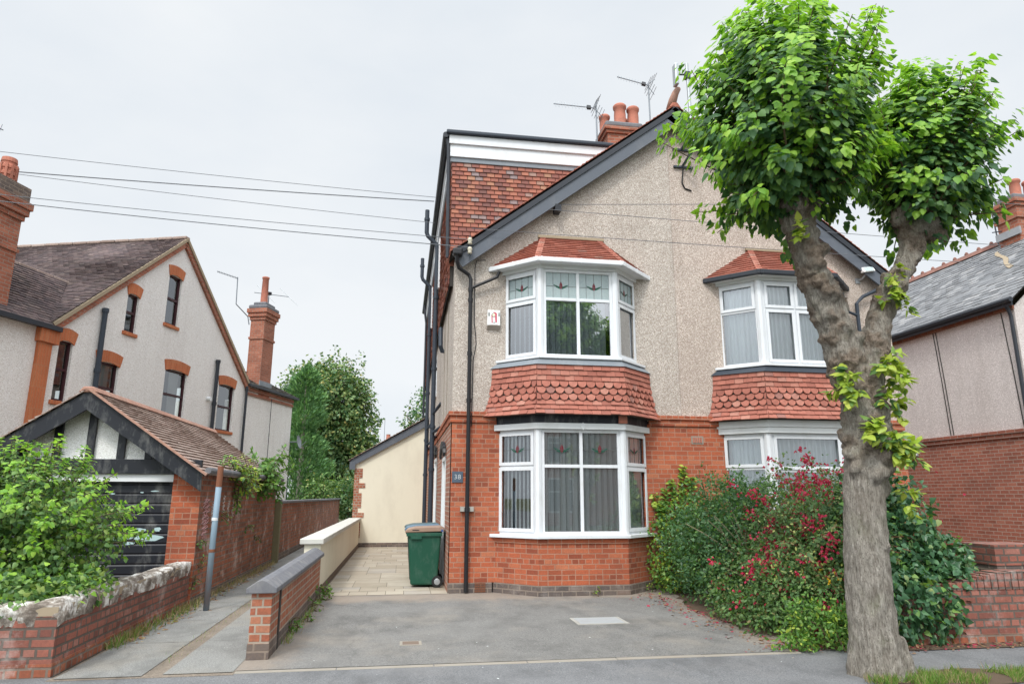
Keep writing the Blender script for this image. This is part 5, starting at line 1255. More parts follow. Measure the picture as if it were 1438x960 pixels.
mb = MB(); mb.box(c[0] - .42, c[0] - .36, c[1] - .36, c[1] + .4, 8.52, 8.72); mb.build('lead_flashing', 'galvanised', ch)
t = thing('wall_light', 'white bulkhead light on the red brick side wall right of the tree trunk', 'light', (rx, 16.7, 2.72))
mb = MB(); mb.box(rx - .13, rx - .025, 16.45, 16.95, 2.66, 2.8); mb.build('diffuser', 'alarm_white', t, bevel=.02); mb = MB(); mb.box(rx - .03, rx - .021, 16.42, 16.98, 2.64, 2.82); mb.build('back_plate', 'galvanised', t)
t = yagi('tv_aerial', 'lattice mast aerial strapped to the chimney of the slate-roofed house', [(16.3, 15.7, 8.5), (16.2, 15.7, 10.3)], (16.2, 15.7, 10.25), (15.9, 15.6, 10.0), 5, .1, refl=False)
mb = MB(); mb.tube([(15.95, 15.5, 9.0), (16.7, 15.5, 9.15)], .015, 6); mb.tube([(15.95, 15.5, 8.75), (16.7, 15.5, 8.9)], .015, 6); mb.build('strap', 'cast_iron', t)

# ------------------------------------------------------------------ wheelie bins
def bin_(name, label, x, y, rot, body, lid, wheel=True):
    t = thing(name, label, 'wheelie bin', (0, 0, 0)); W, Dp, Hh = .30, .28, .95     # x = depth (front -x), y = width
    mb = MB(); s0, s1 = .78, 1.0
    a = [(-W * s0, -Dp * s0, .04), (W * s0 * 1.02, -Dp * s0, .04), (W * s0 * 1.02, Dp * s0, .04), (-W * s0, Dp * s0, .04)]
    b = [(-W, -Dp, Hh), (W, -Dp, Hh), (W, Dp, Hh), (-W, Dp, Hh)]
    mb.add(a + b, [(3, 2, 1, 0), (0, 1, 5, 4), (1, 2, 6, 5), (2, 3, 7, 6), (3, 0, 4, 7)]); mb.build('body', body, t, bevel=.03)
    mb = MB(); mb.box(-W - .025, W + .02, -Dp - .025, Dp + .025, Hh - .07, Hh - .01); mb.box(-W + .05, -W + .25, -Dp - .03, -Dp - .02, Hh - .12, Hh - .07); mb.build('rim', body, t, bevel=.012)
    mb = MB(); L = [(-W - .05, Hh - .005), (W + .05, Hh + .015), (W + .05, Hh + .055), (W - .02, Hh + .1), (-W + .12, Hh + .085), (-W - .02, Hh + .055), (-W - .055, Hh + .02)]
    mb.prism([(x_, -Dp - .035, z) for x_, z in L], (0, 2 * Dp + .07, 0)); ld = mb.build('lid', lid, t, bevel=.022)
    mb = MB(); mb.box(-W + .08, -W + .2, -Dp - .039, -Dp - .034, Hh + .03, Hh + .045); mb.build('lid_slot', 'black_plastic', ld)
    mb = MB(); mb.box(W - .01, W + .03, -Dp - .039, -Dp - .033, Hh + .01, Hh + .05); mb.build('sticker', 'sticker_blue', ld)
    mb = MB(); mb.tube([(W + .06, -Dp, Hh), (W + .1, -Dp, Hh - .01), (W + .1, Dp, Hh - .01), (W + .06, Dp, Hh)], .016, 8); mb.build('handle', 'bin_dark', t)
    mb = MB(); mb.tube([(W * .8 + .02, -Dp * .9, .1), (W * .8 + .02, Dp * .9, .1)], .015, 8); mb.build('axle', 'galvanised', t)
    for sg in (-1, 1):
        mb = MB(); yy = sg * (Dp * s0 + .03); mb.lathe((W * .8 + .0, yy, .1), [(.0, -.022), (.065, -.022), (.095, -.018), (.1, 0), (.095, .018), (.065, .022), (0, .022)], 24, 'y'); w = mb.build('wheel', 'rubber', t)
        mb = MB(); mb.lathe((W * .8 + .0, yy, .1), [(0, -.027), (.05, -.025), (.058, -.02), (.058, .02), (.05, .025), (0, .027)], 16, 'y'); mb.build('hub', 'aerial_metal' if False else 'galvanised', w)
    t.location = (x, y, .012); t.rotation_euler = (0, 0, rot); return t
bin_('wheelie_bin', 'green wheelie bin with brown lid, nearest one beside the brick side wall', .47, 13.1, R(-3), 'bin_green', 'bin_brown')
bin_('wheelie_bin', 'dark wheelie bin with a faded blue lid just behind the brown-lidded bin', .46, 13.82, R(-2), 'bin_dark', 'bin_blue')
bin_('wheelie_bin', 'dark green bin, rearmost of the row, its dull teal lid showing over the blue one', .47, 14.55, R(3), 'bin_green', 'bin_lid_dark')

# ------------------------------------------------------------------ overhead wires
def wire(label, p, q, sag, r=.009, group=None):
    p, q = Vector(p), Vector(q); mb = MB(); n = 24
    mb.tube([lerp(p, q, i / n) - Vector((0, 0, 4 * sag * (i / n) * (1 - i / n))) for i in range(n + 1)], r, 5, True)
    o = mb.build('overhead_wire', 'wire_grey'); tag(o, label, 'wire', group); return o
yw = 12.0
wire('uppermost thin overhead wire from the left edge to the tall soil pipes', (-11, 16.3, 9.5), (.6, 16.2, 8.98), .04, .007)
wire('thickest overhead cable, second from the top left of the house', (-11, 16.35, 9.0), (.57, 16.2, 8.87), .04, .013)
wire('thin overhead wire sagging just under the thick cable left of the house', (-11, 16.35, 9.05), (.6, 16.2, 8.29), .05, .007)
wire('fourth overhead wire down, running from the left to the ceramic insulators', (-8.2, 12.2, 6.72), (1.09, YF - .3, 6.2), .04, .006)
wire('lowest overhead wire left of the house, ending at the ceramic insulators', (-8.2, 12.25, 6.63), (1.09, YF - .3, 6.05), .05, .008)
wire('highest wire crossing in front of the pebbledashed gable', (2.85, 11.85, 7.03), (13, 11.85, 7.78), .0, .006)
wire('middle wire crossing in front of the pebbledashed gable towards the right', (2.6, 11.85, 6.91), (16, 11.85, 6.77), .02, .006)
wire('lowest wire crossing the pebbledashed gable above the bay roofs', (1.12, YF - .3, 6.42), (14, 11.85, 6.36), .02, .006)

# ------------------------------------------------------------------ street tree (pollarded lime)
rng = np.random.default_rng(11)
TB = Vector((4.43, 6.2, 0))
LT = thing('street_tree', 'pollarded lime tree with knobbly grey trunk and two leafy heads on the pavement', 'tree', tuple(TB))
def fbm(p, o=4):
    s, a = 0., 1.
    for i in range(o): s += a * noise.noise(p); p = p * 2.1; a *= .5
    return s
def grow(name, limbs, burrs, parent, voxel=.022, amp=.018, mat='bark'):
    """trunk and limbs fused into one skin, then roughened"""
    mb = MB()
    for pts, rs in limbs: mb.tube(pts, rs, 18)
    for c, r in burrs:
        bmm = bmesh.new(); bmesh.ops.create_icosphere(bmm, subdivisions=2, radius=r); mb.add([v.co + Vector(c) for v in bmm.verts], [[v.index for v in f.verts] for f in bmm.faces]); bmm.free()
    me = bpy.data.meshes.new('tmp'); me.from_pydata(mb.v, [], mb.f); ob = bpy.data.objects.new('tmp', me); COL.objects.link(ob)
    m = ob.modifiers.new('r', 'REMESH'); m.mode = 'VOXEL'; m.voxel_size = voxel
    m2 = ob.modifiers.new('s', 'SMOOTH'); m2.factor = .6; m2.iterations = 5
    dg = bpy.context.evaluated_depsgraph_get(); bpy.context.view_layer.update(); ev = bpy.data.meshes.new_from_object(ob.evaluated_get(dg)); bpy.data.objects.remove(ob)
    n = len(ev.vertices); co = np.zeros(n * 3); nr = np.zeros(n * 3); ev.vertices.foreach_get('co', co); ev.vertices.foreach_get('normal', nr); co = co.reshape(-1, 3); nr = nr.reshape(-1, 3)
    dsp = np.array([amp * fbm(Vector((p[0] * 7, p[1] * 7, p[2] * 2.2))) + amp * .8 * fbm(Vector((p[0] * 24, p[1] * 24, p[2] * 7)), 2) + (amp * 1.6 * max(0, fbm(Vector(tuple(p * 9)), 3)) if p[2] > 2.0 else 0) for p in co])
    bur = np.array([max(0., min(1., (fbm(Vector(tuple(p * 5.3)), 3) + .22) * 2.2)) * max(0., min(1., (p[2] - 1.75) * 2.5)) for p in co]); dsp = dsp + bur * np.array([.03 * (.35 + fbm(Vector(tuple(p * 21)), 3)) for p in co])
    at = ev.attributes.new('burr', 'FLOAT', 'POINT'); at.data.foreach_set('value', bur.astype(np.float32))
    co = co + nr * dsp[:, None] - np.array(ORG[parent.name]); ev.vertices.foreach_set('co', co.astype(np.float32).ravel()); ev.polygons.foreach_set('use_smooth', np.ones(len(ev.polygons), dtype=bool)); ev.update()
    return link_mesh(name, ev, mat, parent)
ty = 6.2
limbs = [([(4.43, ty, -.05), (4.42, ty, .06), (4.41, ty, .2), (4.4, ty, .6), (4.43, ty, 1.2), (4.47, ty, 1.65), (4.52, ty, 1.85), (4.57, ty, 2.15), (4.58, ty, 2.6), (4.56, ty, 2.85)], [.275, .25, .225, .205, .19, .188, .2, .21, .205, .215]),
         ([(4.5, ty, 2.6), (4.42, ty, 3.0), (4.3, ty, 3.45), (4.14, ty, 3.9), (4.08, ty, 4.3), (4.06, ty, 4.65)], [.18, .185, .165, .14, .12, .145]),
         ([(4.6, ty, 2.6), (4.72, ty - .02, 3.0), (4.84, ty - .03, 3.4), (5.02, ty - .03, 3.72), (5.2, ty - .02, 3.95), (5.33, ty, 4.2), (5.42, ty, 4.55)], [.16, .145, .115, .105, .1, .102, .125])]
for k in range(7):
    a = k * .9 + .3; limbs.append(([(4.43 + .2 * math.cos(a), ty + .2 * math.sin(a), .35), (4.43 + .25 * math.cos(a), ty + .25 * math.sin(a), .06), (4.43 + .27 * math.cos(a), ty + .27 * math.sin(a), -.04)], [.04, .05, .05]))
burrs = []
def burr_on(limb, t, ang, r):
    pts, rs = limb; f = t * (len(pts) - 1); i = min(int(f), len(pts) - 2); p = lerp(Vector(pts[i]), Vector(pts[i + 1]), f - i); rr = lerp(rs[i], rs[i + 1], f - i)
    burrs.append((tuple(p + Vector((math.cos(ang), math.sin(ang), .1)) * (rr * .98)), r))
rb = random.Random(3)
for _ in range(34): burr_on(limbs[1], rb.uniform(.25, 1), rb.uniform(0, 6.28), rb.uniform(.035, .085))
for _ in range(16): burr_on(limbs[1], rb.uniform(.3, 1), rb.uniform(3.6, 6.0), rb.uniform(.03, .06))
for _ in range(20): burr_on(limbs[2], rb.uniform(.3, 1), rb.uniform(0, 6.28), rb.uniform(.03, .07))
for _ in range(22): burr_on(limbs[0], rb.uniform(.66, .95), rb.uniform(0, 6.28), rb.uniform(.04, .085))
for _ in range(8): burr_on(limbs[0], rb.uniform(.62, .7), rb.uniform(3.3, 6.2), rb.uniform(.05, .08))
burr_on(limbs[0], .55, 5.9, .075); burr_on(limbs[0], .57, -.15, .085); burr_on(limbs[0], .43, 5.3, .04)
for c, n_ in (((4.05, ty, 4.68), 14), ((5.44, ty, 4.6), 10)):
    for _ in range(n_): e = Vector((rb.gauss(0, 1), rb.gauss(0, 1), rb.gauss(0, .6))).normalized(); burrs.append((tuple(Vector(c) + e * .2), rb.uniform(.05, .1)))
burrs.append(((5.6, ty - .05, 4.38), .11)); burrs.append(((5.68, ty - .05, 4.36), .07))
grow('trunk', limbs, burrs, LT)
def crown(center, radii, knuckle, n, name, seed):
    rg = np.random.default_rng(seed); c, r, kn = map(np.array, (center, radii, knuckle)); S, Eo = [], []
    for _ in range(n):
        d = rdir(rg, 1)[0]
        if d[2] < -.8 and rg.random() < .6: d[2] *= -1
        q = .97 + .34 * noise.noise(Vector(tuple(d * 2.1 + c))) + rg.normal() * .1
        if rg.random() < .22: q *= 1.17
        e = c + d * r * q; S.append(kn + rdir(rg, 1)[0] * .16 + (e - kn) * .05); Eo.append(e)
    P, T, Nn, Sz, tt, cv = sprays(rg, S, Eo, 50, .088, sag=.1, spread=.12)
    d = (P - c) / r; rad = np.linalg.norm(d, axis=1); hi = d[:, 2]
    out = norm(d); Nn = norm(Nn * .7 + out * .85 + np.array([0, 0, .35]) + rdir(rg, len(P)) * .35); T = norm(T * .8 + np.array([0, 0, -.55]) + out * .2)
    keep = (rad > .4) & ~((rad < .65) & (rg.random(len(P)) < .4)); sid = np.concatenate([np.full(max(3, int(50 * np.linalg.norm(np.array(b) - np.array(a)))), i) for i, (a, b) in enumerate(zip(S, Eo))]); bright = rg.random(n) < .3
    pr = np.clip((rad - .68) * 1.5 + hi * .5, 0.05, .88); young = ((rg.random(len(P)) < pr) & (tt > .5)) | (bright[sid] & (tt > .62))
    Sz = np.where(young, Sz * .85, Sz)
    leaf_mesh(name, ['leaf_lime', 'leaf_lime_young'], LT, P[keep], T[keep], Nn[keep], Sz[keep], 'heart', young[keep].astype(int))
    mb = MB()
    for q in cv[::2]: mb.tube(q, [.014, .012, .01, .008, .006, .004], 4, False)
    mb.build('branches', 'twig', LT)
crown((4.0, ty, 5.66), (1.0, 1.02, 1.27), (4.05, ty, 4.68), 330, 'crown', 5)
crown((5.72, ty, 5.42), (.7, .78, .98), (5.46, ty, 4.56), 210, 'crown', 6)
def sprout_clump(c, n, r, size, mat='leaf_sprout', out=(0, -1, .3)):
    rg = np.random.default_rng(int(abs(c[0] * 100 + c[2] * 1000))); c = np.array(c); o = np.array(out, float); S, Eo = [], []
    for _ in range(n): d = norm((rdir(rg, 1)[0] + o * .7)[None])[0]; S.append(c); Eo.append(c + d * r * rg.uniform(.5, 1.1))
    P, T, Nn, Sz, tt, cv = sprays(rg, S, Eo, 60, size, sag=.2, spread=.03)
    return P, T, norm(Nn + np.array([0, -.3, .7])), Sz, np.full(len(P), 0)
sp = [sprout_clump(*a) for a in (((4.62, ty - .24, 2.1), 12, .22, .07), ((4.45, ty - .22, 2.22), 9, .2, .07), ((4.8, ty - .16, 2.05), 10, .2, .07, 'x', (.6, -.6, .2)), ((4.7, ty - .26, 1.98), 6, .2, .08), ((4.68, ty - .25, 2.86), 8, .22, .075), ((4.84, ty - .12, 2.75), 8, .22, .075, 'x', (.8, -.4, .1)), ((4.84, ty - .1, 2.45), 6, .18, .075, 'x', (.9, -.3, .1)), ((4.62, ty - .25, 2.52), 5, .16, .07), ((4.33, ty - .18, 2.62), 8, .22, .085, 'x', (-.9, -.4, .1)), ((4.3, ty - .16, 2.78), 4, .2, .09, 'x', (-.9, -.3, .2)), ((4.88, ty - .2, 3.55), 8, .22, .07), ((5.0, ty - .15, 3.75), 7, .22, .065, 'x', (0, -.8, .5)), ((4.76, ty - .2, 1.62), 6, .16, .06, 'x', (.7, -.7, .3)), ((4.78, ty - .18, 1.5), 4, .12, .06, 'x', (.7, -.7, .1)), ((3.95, ty - .2, 4.15), 4, .2, .08, 'x', (-.7, -.5, .2)))]
leaf_mesh('trunk_shoots', ['leaf_sprout', 'leaf_birch'], LT, np.concatenate([s[0] for s in sp]), np.concatenate([s[1] for s in sp]), np.concatenate([s[2] for s in sp]), np.concatenate([s[3] for s in sp]), 'heart', (rng.random(sum(len(s[0]) for s in sp)) < .25).astype(int))

# ------------------------------------------------------------------ shrubs
def stems(name, parent, roots, ends, r=.012, mat='twig'):
    mb = MB()
    for a, b in zip(roots, ends):
        a, b = Vector(a), Vector(b); m = (a + b) / 2 + Vector((random.uniform(-.1, .1), random.uniform(-.1, .1), .12)); mb.tube([(1 - t) ** 2 * a + 2 * t * (1 - t) * m + t * t * b for t in (0, .25, .5, .75, 1)], [r, r * .9, r * .75, r * .6, r * .4], 5, False)
    return mb.build(name, mat, parent)
def shrub(name, label, base, blobs, n, size, mats, tpl='oval', lump=.28, depth=.5, droop=.4, seed=1, group=None, young=.15, up=.35, nst=40):
    t = thing(name, label, 'shrub', base, group); rg = np.random.default_rng(seed)
    P, O = shrub_points(rg, blobs, n, lump, depth); tp, nr = leaves_on(rg, P, O, droop, up=up)
    leaf_mesh('foliage', mats, t, P, tp, nr, size * rg.uniform(.6, 1.25, len(P)), tpl, (rg.random(len(P)) < young).astype(int) if len(mats) > 1 else None)
    sel = rg.choice(len(P), nst); stems('stem', t, [tuple(np.array(base) + rg.normal(size=3) * [.15, .15, 0]) for _ in sel], [tuple(P[i]) for i in sel])
    return t, rg
S1, rg = shrub('birch_shrub', 'large light green shrub with small leaves spilling over the white-topped wall', (-4.3, 8.6, 0), [((-4.35, 8.7, 1.15), (.95, .75, .85)), ((-3.75, 8.5, .95), (.6, .6, .55)), ((-5.3, 8.7, 1.1), (.9, .8, .85)), ((-4.0, 8.0, .7), (.75, .6, .38)), ((-4.9, 7.9, .75), (.9, .6, .35)), ((-4.55, 7.35, .62), (1.0, .32, .26)), ((-4.25, 7.14, .64), (.85, .14, .17)), ((-3.3, 8.1, .68), (.3, .55, .2)), ((-3.75, 7.6, .62), (.5, .45, .25)), ((-4.9, 8.5, 1.6), (.8, .6, .55))], 21000, .05, ['leaf_birch', 'leaf_lime_young'], 'heart', .35, .5, .55, 21, young=.12)
st, en = [], []
for _ in range(210):
    d = rdir(rg, 1)[0]; d[2] = abs(d[2]) * .9 + .05; c0 = np.array((-4.25, 8.6, 1.0)); st.append(c0 + d * [.6, .5, .5]); en.append(c0 + d * np.array([1.35, 1.1, 1.3]) * rg.uniform(.75, 1.1))
P, T, Nn, Sz, tt, cv = sprays(rg, st, en, 60, .05, .1, .05); leaf_mesh('leafy_shoots', ['leaf_birch', 'leaf_lime_young'], S1, P, T, Nn, Sz, 'heart', (tt > .8).astype(int))
mb = MB()
for q in cv: mb.tube(q, .004, 4, False)
mb.build('twigs', 'twig', S1)

PV, rg = shrub('privet_shrub', 'dark green privet shrub against the brick between the two ground floor bays', (5.2, 10.8, 0), [((5.3, 10.6, 1.12), (.7, .85, .9)), ((4.72, 10.3, .72), (.5, .9, .75)), ((5.9, 10.4, 1.3), (.6, .6, .6)), ((5.0, 11.3, .8), (.6, .6, .9)), ((4.75, 9.6, .75), (.4, .55, .7)), ((5.1, 10.1, 1.35), (.5, .5, .55))], 19000, .058, ['leaf_privet', 'leaf_weed'], 'oval', .32, .5, .2, 22, young=.1)
en = [(5.05 + rg.normal() * .3, 9.45 + rg.normal() * .25, 1.15 + rg.random() * .4) for _ in range(18)]
stems('bare_stems', PV, [(5.0 + rg.normal() * .1, 9.3, .5) for _ in en], en, .014, 'timber_grey')
CL, rg = shrub('ivy_climber', 'yellowish ivy climbing the brick wall right of the left-hand bay', (4.75, 12.0, 0), [((4.75, 11.95, .7), (.45, .16, .7)), ((5.1, 11.9, .8), (.4, .2, .8)), ((4.7, 11.6, .35), (.45, .4, .4))], 2600, .05, ['leaf_weed', 'leaf_sprout'], 'heart', .3, .5, .5, 23, young=.25)
st = [(4.55, 12.0, .9), (4.7, 12.02, 1.1), (4.9, 12.02, 1.2), (5.1, 12.02, 1.2), (5.15, 12.0, 1.2), (4.62, 12.0, 1.0)]; en = [(4.5, 12.03, 1.65), (4.72, 12.04, 1.75), (4.85, 12.04, 1.9), (5.12, 12.04, 2.15), (5.25, 12.04, 1.95), (4.6, 12.04, 1.5)]
for a, b in zip(st, en):
    P, T, Nn, Sz, tt, cv = sprays(rg, [a], [b], 170, .06, 0, .06); P[:, 1] = np.minimum(P[:, 1], YF - .03); leaf_mesh('climbing_shoot', ['leaf_weed', 'leaf_sprout'], CL, P, T, norm(Nn + np.array([0, -1.2, .2])), Sz, 'heart', (rg.random(len(P)) < .4).astype(int))

FU, rg = shrub('fuchsia_shrub', 'sprawling fuchsia covered in red flowers beside the drive, left of the tree trunk', (5.1, 8.9, 0), [((5.6, 9.1, 1.08), (.8, .85, .88)), ((4.8, 8.75, .5), (.62, .8, .52)), ((5.4, 8.2, .85), (.75, .6, .85)), ((4.72, 8.0, .42), (.52, .55, .48)), ((6.1, 9.0, 1.15), (.75, .8, .85)), ((5.1, 7.75, .4), (.6, .35, .45)), ((4.45, 8.6, .2), (.35, 1.0, .25))], 27000, .052, ['leaf_fuchsia', 'leaf_weed'], 'oval', .38, .5, .5, 24, young=.08)
st, en = [], []
for _ in range(150):
    d = rdir(rg, 1)[0]; d[2] = abs(d[2]); d[1] -= .35; c0 = np.array((5.35, 8.7, .68)); st.append(c0 + d * [.4, .5, .4]); e = c0 + d * np.array([1.1, 1.15, 1.12]) * rg.uniform(.8, 1.05); e[2] = max(.1, e[2] - .12); en.append(e)
P, T, Nn, Sz, tt, cv = sprays(rg, st, en, 55, .05, .22, .05); m = P[:, 2] > .03; leaf_mesh('arching_shoots', ['leaf_fuchsia', 'leaf_yellow'], FU, P[m], T[m], Nn[m], Sz[m], 'oval', (rg.random(m.sum()) < .03).astype(int))
mb = MB()
for q in cv: mb.tube(q, .004, 4, False)
mb.build('twigs', 'rust', FU)
# hanging flowers in small bunches
Pf, Of = shrub_points(rg, [((5.6, 9.1, 1.12), (.84, .9, .92)), ((4.8, 8.75, .52), (.66, .84, .55)), ((5.4, 8.2, .9), (.8, .64, .9)), ((6.1, 9.0, 1.25), (.75, .8, .85)), ((4.7, 8.0, .42), (.53, .58, .46))], 420, .38, .08, .1)
m = (Pf[:, 0] > 4.75) | (rg.random(len(Pf)) < .45); Pf, Of = Pf[m], Of[m]
FP, FT, FN, FS = [], [], [], []
for p, o in zip(Pf, Of):
    for _ in range(rg.integers(3, 18)):
        q = p + rg.normal(size=3) * .042 + o * .03
        for k in range(4):
            a = k * 1.57 + rg.random(); FP.append(q); FT.append((math.cos(a) * .55, math.sin(a) * .55, -.8)); FN.append((math.cos(a), math.sin(a), .6)); FS.append(rg.uniform(.026, .05))
leaf_mesh('flowers', 'flower_red', FU, np.array(FP), np.array(FT), np.array(FN), np.array(FS), 'diamond')
vp = [(5.0 + rg.normal() * .35, 7.75 + rg.normal() * .15, .75 + rg.normal() * .1) for _ in range(170)] + [(5.0 + rg.normal() * .25, 7.95 + rg.normal() * .15, 1.25 + rg.normal() * .06) for _ in range(60)]
vp = np.array(vp); tp, nr = leaves_on(rg, vp, np.tile((0, -1., .2), (len(vp), 1)), .2)
leaf_mesh('variegated_leaves', 'leaf_yellow', FU, vp, tp, nr, rg.uniform(.03, .055, len(vp)), 'oval')

IV, rg = shrub('ivy_shrub', 'ivy-covered mound between the tree trunk and the right-hand brick wall', (6.2, 8.0, 0), [((6.0, 8.05, .95), (.62, .6, .85)), ((6.5, 7.95, .6), (.55, .5, .55)), ((5.75, 7.75, .55), (.5, .4, .55)), ((6.9, 8.1, .5), (.4, .4, .32)), ((6.0, 8.2, 1.3), (.48, .5, .55)), ((5.55, 7.3, .45), (.45, .22, .42)), ((5.95, 7.28, .38), (.32, .18, .36)), ((6.35, 7.6, .6), (.4, .3, .4))], 14000, .066, ['leaf_ivy', 'leaf_weed'], 'heart', .35, .4, .7, 25, young=.1)
Pf = np.array([(7.0 + rg.normal() * .1, 7.75 + rg.normal() * .08, .62 + rg.normal() * .07) for _ in range(90)] + [(6.3 + rg.normal() * .3, 8.0, 1.6 + rg.normal() * .18) for _ in range(60)])
leaf_mesh('red_flowers', 'flower_red', IV, Pf, rdir(rg, len(Pf)) + np.array([0, 0, -.8]), rdir(rg, len(Pf)), rg.uniform(.03, .055, len(Pf)), 'diamond', kind='stuff')
WE, rg = shrub('low_weed_clump', 'low fresh green weedy clump on the pavement edge left of the trunk foot', (4.6, 7.25, 0), [((4.55, 7.3, .22), (.4, .24, .3)), ((4.25, 7.22, .08), (.28, .14, .1)), ((4.85, 7.2, .2), (.28, .22, .28))], 2300, .05, ['leaf_weed', 'leaf_sprout'], 'oval', .35, .5, .2, 26, young=.1, nst=4)
P = np.array([(4.95 + rg.normal() * .1, 7.6 + rg.normal() * .1, .66 + rg.normal() * .07) for _ in range(7)]); FP = np.repeat(P, 6, 0)
leaf_mesh('yellow_flowers', 'flower_yellow', WE, FP, rdir(rg, len(FP)), rdir(rg, len(FP)) + np.array([0, -1, .4]), np.full(len(FP), .03), 'diamond')

# plants seeded in the garage gutter and on its wall
GP = thing('gutter_plant', 'pale leafy buddleia sprouting from the far end of the garage gutter', 'plant', (-2.95, 15.9, 1.9)); rg = np.random.default_rng(31)
def seeded(parent, c, n, L, size, mats, bias=(0.25, 0, .8), yl=.3):
    c = np.array(c); S = [c + rg.normal(size=3) * .06 for _ in range(n)]; Eo = [c + norm((rdir(rg, 1)[0] * [.8, 1, .8] + np.array(bias))[None])[0] * L * rg.uniform(.5, 1.1) for _ in range(n)]
    P, T, Nn, Sz, tt, cv = sprays(rg, S, Eo, 55, size, .15, .05); leaf_mesh('foliage', mats, parent, P, T, Nn, Sz, 'oval', (rg.random(len(P)) < yl).astype(int)); mb = MB()
    for q in cv: mb.tube(q, .006, 4, False)
    mb.build('stem', 'twig', parent)
seeded(GP, (-2.95, 15.9, 1.95), 30, .8, .11, ['leaf_weed', 'leaf_fuchsia'], (.2, 0, .45))
seeded(GP, (-2.9, 15.6, 1.85), 16, .45, .1, ['leaf_weed', 'leaf_birch'], (.2, 0, -.4))
GP2 = thing('gutter_plant', 'yellow-green seedlings hanging off the garage gutter beside the blue pole top', 'plant', (-2.95, 13.2, 1.9))
seeded(GP2, (-2.95, 13.2, 1.95), 26, .42, .075, ['leaf_birch', 'leaf_sprout'], (.25, 0, .35)); seeded(GP2, (-2.93, 13.4, 1.75), 14, .4, .075, ['leaf_birch', 'leaf_sprout'], (.25, .3, -.5)); seeded(GP2, (-2.93, 14.4, 1.85), 10, .35, .09, ['leaf_sprout', 'leaf_birch'], (.25, .0, .2))
GP3 = thing('wall_creeper', 'thin green creeper rooted along the garage wall behind the blue pole', 'plant', (-2.98, 11.4, 0))
for y, z in ((11.5, .9), (11.45, .55), (11.4, .3), (12.6, 1.2), (14.8, 1.0), (15.6, .7)): seeded(GP3, (-3.0, y, z), 4, .2, .05, ['leaf_birch', 'leaf_fuchsia'], (.5, 0, .1))

# grasses, weeds and litter that nobody could count
def blades(name, pts, h, mats, seed, kind='stuff', frac=.3):
    rg = np.random.default_rng(seed); n = len(pts); T = norm(np.stack([rg.normal(size=n) * .45, rg.normal(size=n) * .45, np.ones(n)], 1))
    o = leaf_mesh(name, mats, None, pts, T, rdir(rg, n), h * rg.uniform(.4, 1.2, n), 'blade', (rg.random(n) < frac).astype(int)); o['kind'] = kind; return o
rg = np.random.default_rng(41)
def along(p, q, n, w): t = rg.random(n); p, q = np.array(p), np.array(q); return p + (q - p) * t[:, None] + np.stack([rg.normal(size=n) * w, rg.normal(size=n) * w, np.zeros(n)], 1)
t_ = rg.random(5200) * 6.283; r_ = np.sqrt(rg.random(5200)); gp = np.stack([5.05 + .95 * r_ * np.cos(t_), 5.93 + .22 * r_ * np.sin(t_), np.full(5200, .01)], 1)
gp = gp[[noise.noise(Vector(tuple(p * 3.1))) > -.12 for p in gp]]
blades('grass', gp, .085, ['grass_blade', 'dry_blade'], 42, frac=.2)
wp = np.concatenate([along((-3.0, 8.3, .01), (-2.98, 9.4, .01), 420, .05), along((-2.98, 9.4, .01), (-2.9, 11.2, .01), 260, .07)])
blades('wall_foot_grass', wp, .13, ['grass_blade', 'dry_blade'], 43, frac=.45)
wp = np.concatenate([along((-2.97, 10.3, .01), (-2.94, 17.6, .01), 900, .05)]); blades('dry_grass', wp, .12, ['dry_blade', 'grass_blade'], 44, frac=.15)
wp = np.concatenate([along((-2.2, 7.6, .01), (-2.2, 15, .01), 500, .05)]); blades('joint_grass', wp, .04, ['grass_blade', 'dry_blade'], 45, frac=.5)
wp = along((-1.2, 8.3, .01), (-1.18, 11.9, .01), 420, .03); o = blades('wall_foot_weeds', wp, .09, ['grass_blade', 'dry_blade'], 46, frac=.4)
for k, (y, s) in enumerate(((8.9, .8), (9.7, .7), (10.6, 1.0), (11.6, 1.5), (12.2, .9))):
    wt = thing('weed', ('small weed at the foot of the dwarf wall nearest the pavement', 'tiny weed second along the foot of the dwarf wall', 'weed midway along the foot of the dwarf wall', 'leafiest weed where the dwarf wall meets the cream wall', 'small weed at the foot of the cream rendered wall')[k], 'weed', (-1.2, y, 0), 'weeds along the low walls')
    seeded(wt, (-1.19, y, .03), int(7 * s), .17 * s, .055, ['leaf_weed', 'leaf_birch'], (.5, 0, .5))
for k, (x, y) in enumerate(((3.25, 11.42), (4.3, 11.75))):
    wt = thing('weed', ('tiny weed under the front of the left bay', 'tiny weed where the bay meets the wall on its right')[k], 'weed', (x, y, 0), 'weeds below the bay'); seeded(wt, (x, y, .03), 4, .12, .04, ['leaf_weed', 'leaf_sprout'], (0, -.3, .6))
lp = np.concatenate([np.stack([4.2 + np.abs(rg.normal(size=500)) * .25 * -1 + .1, rg.uniform(7.2, 11.6, 500), np.full(500, .016)], 1), np.stack([rg.uniform(4.9, 7.6, 420), 7.15 + rg.normal(size=420) * .09, np.full(420, .02)], 1), np.stack([rg.uniform(4.2, 5.6, 250), 7.3 + rg.normal(size=250) * .1, np.full(250, .024)], 1)])
leaf_mesh('leaf_litter', ['dead_leaf', 'petal_litter'], None, lp, rdir(rg, len(lp)) * [1, 1, .15], np.tile((0, 0, 1.), (len(lp), 1)) + rg.normal(size=(len(lp), 3)) * .3, rg.uniform(.02, .06, len(lp)), 'oval', (rg.random(len(lp)) < .4).astype(int), kind='stuff')
lp = np.stack([-2.95 + np.abs(rg.normal(size=420)) * .1, rg.uniform(8.6, 17, 420), np.full(420, .018)], 1)
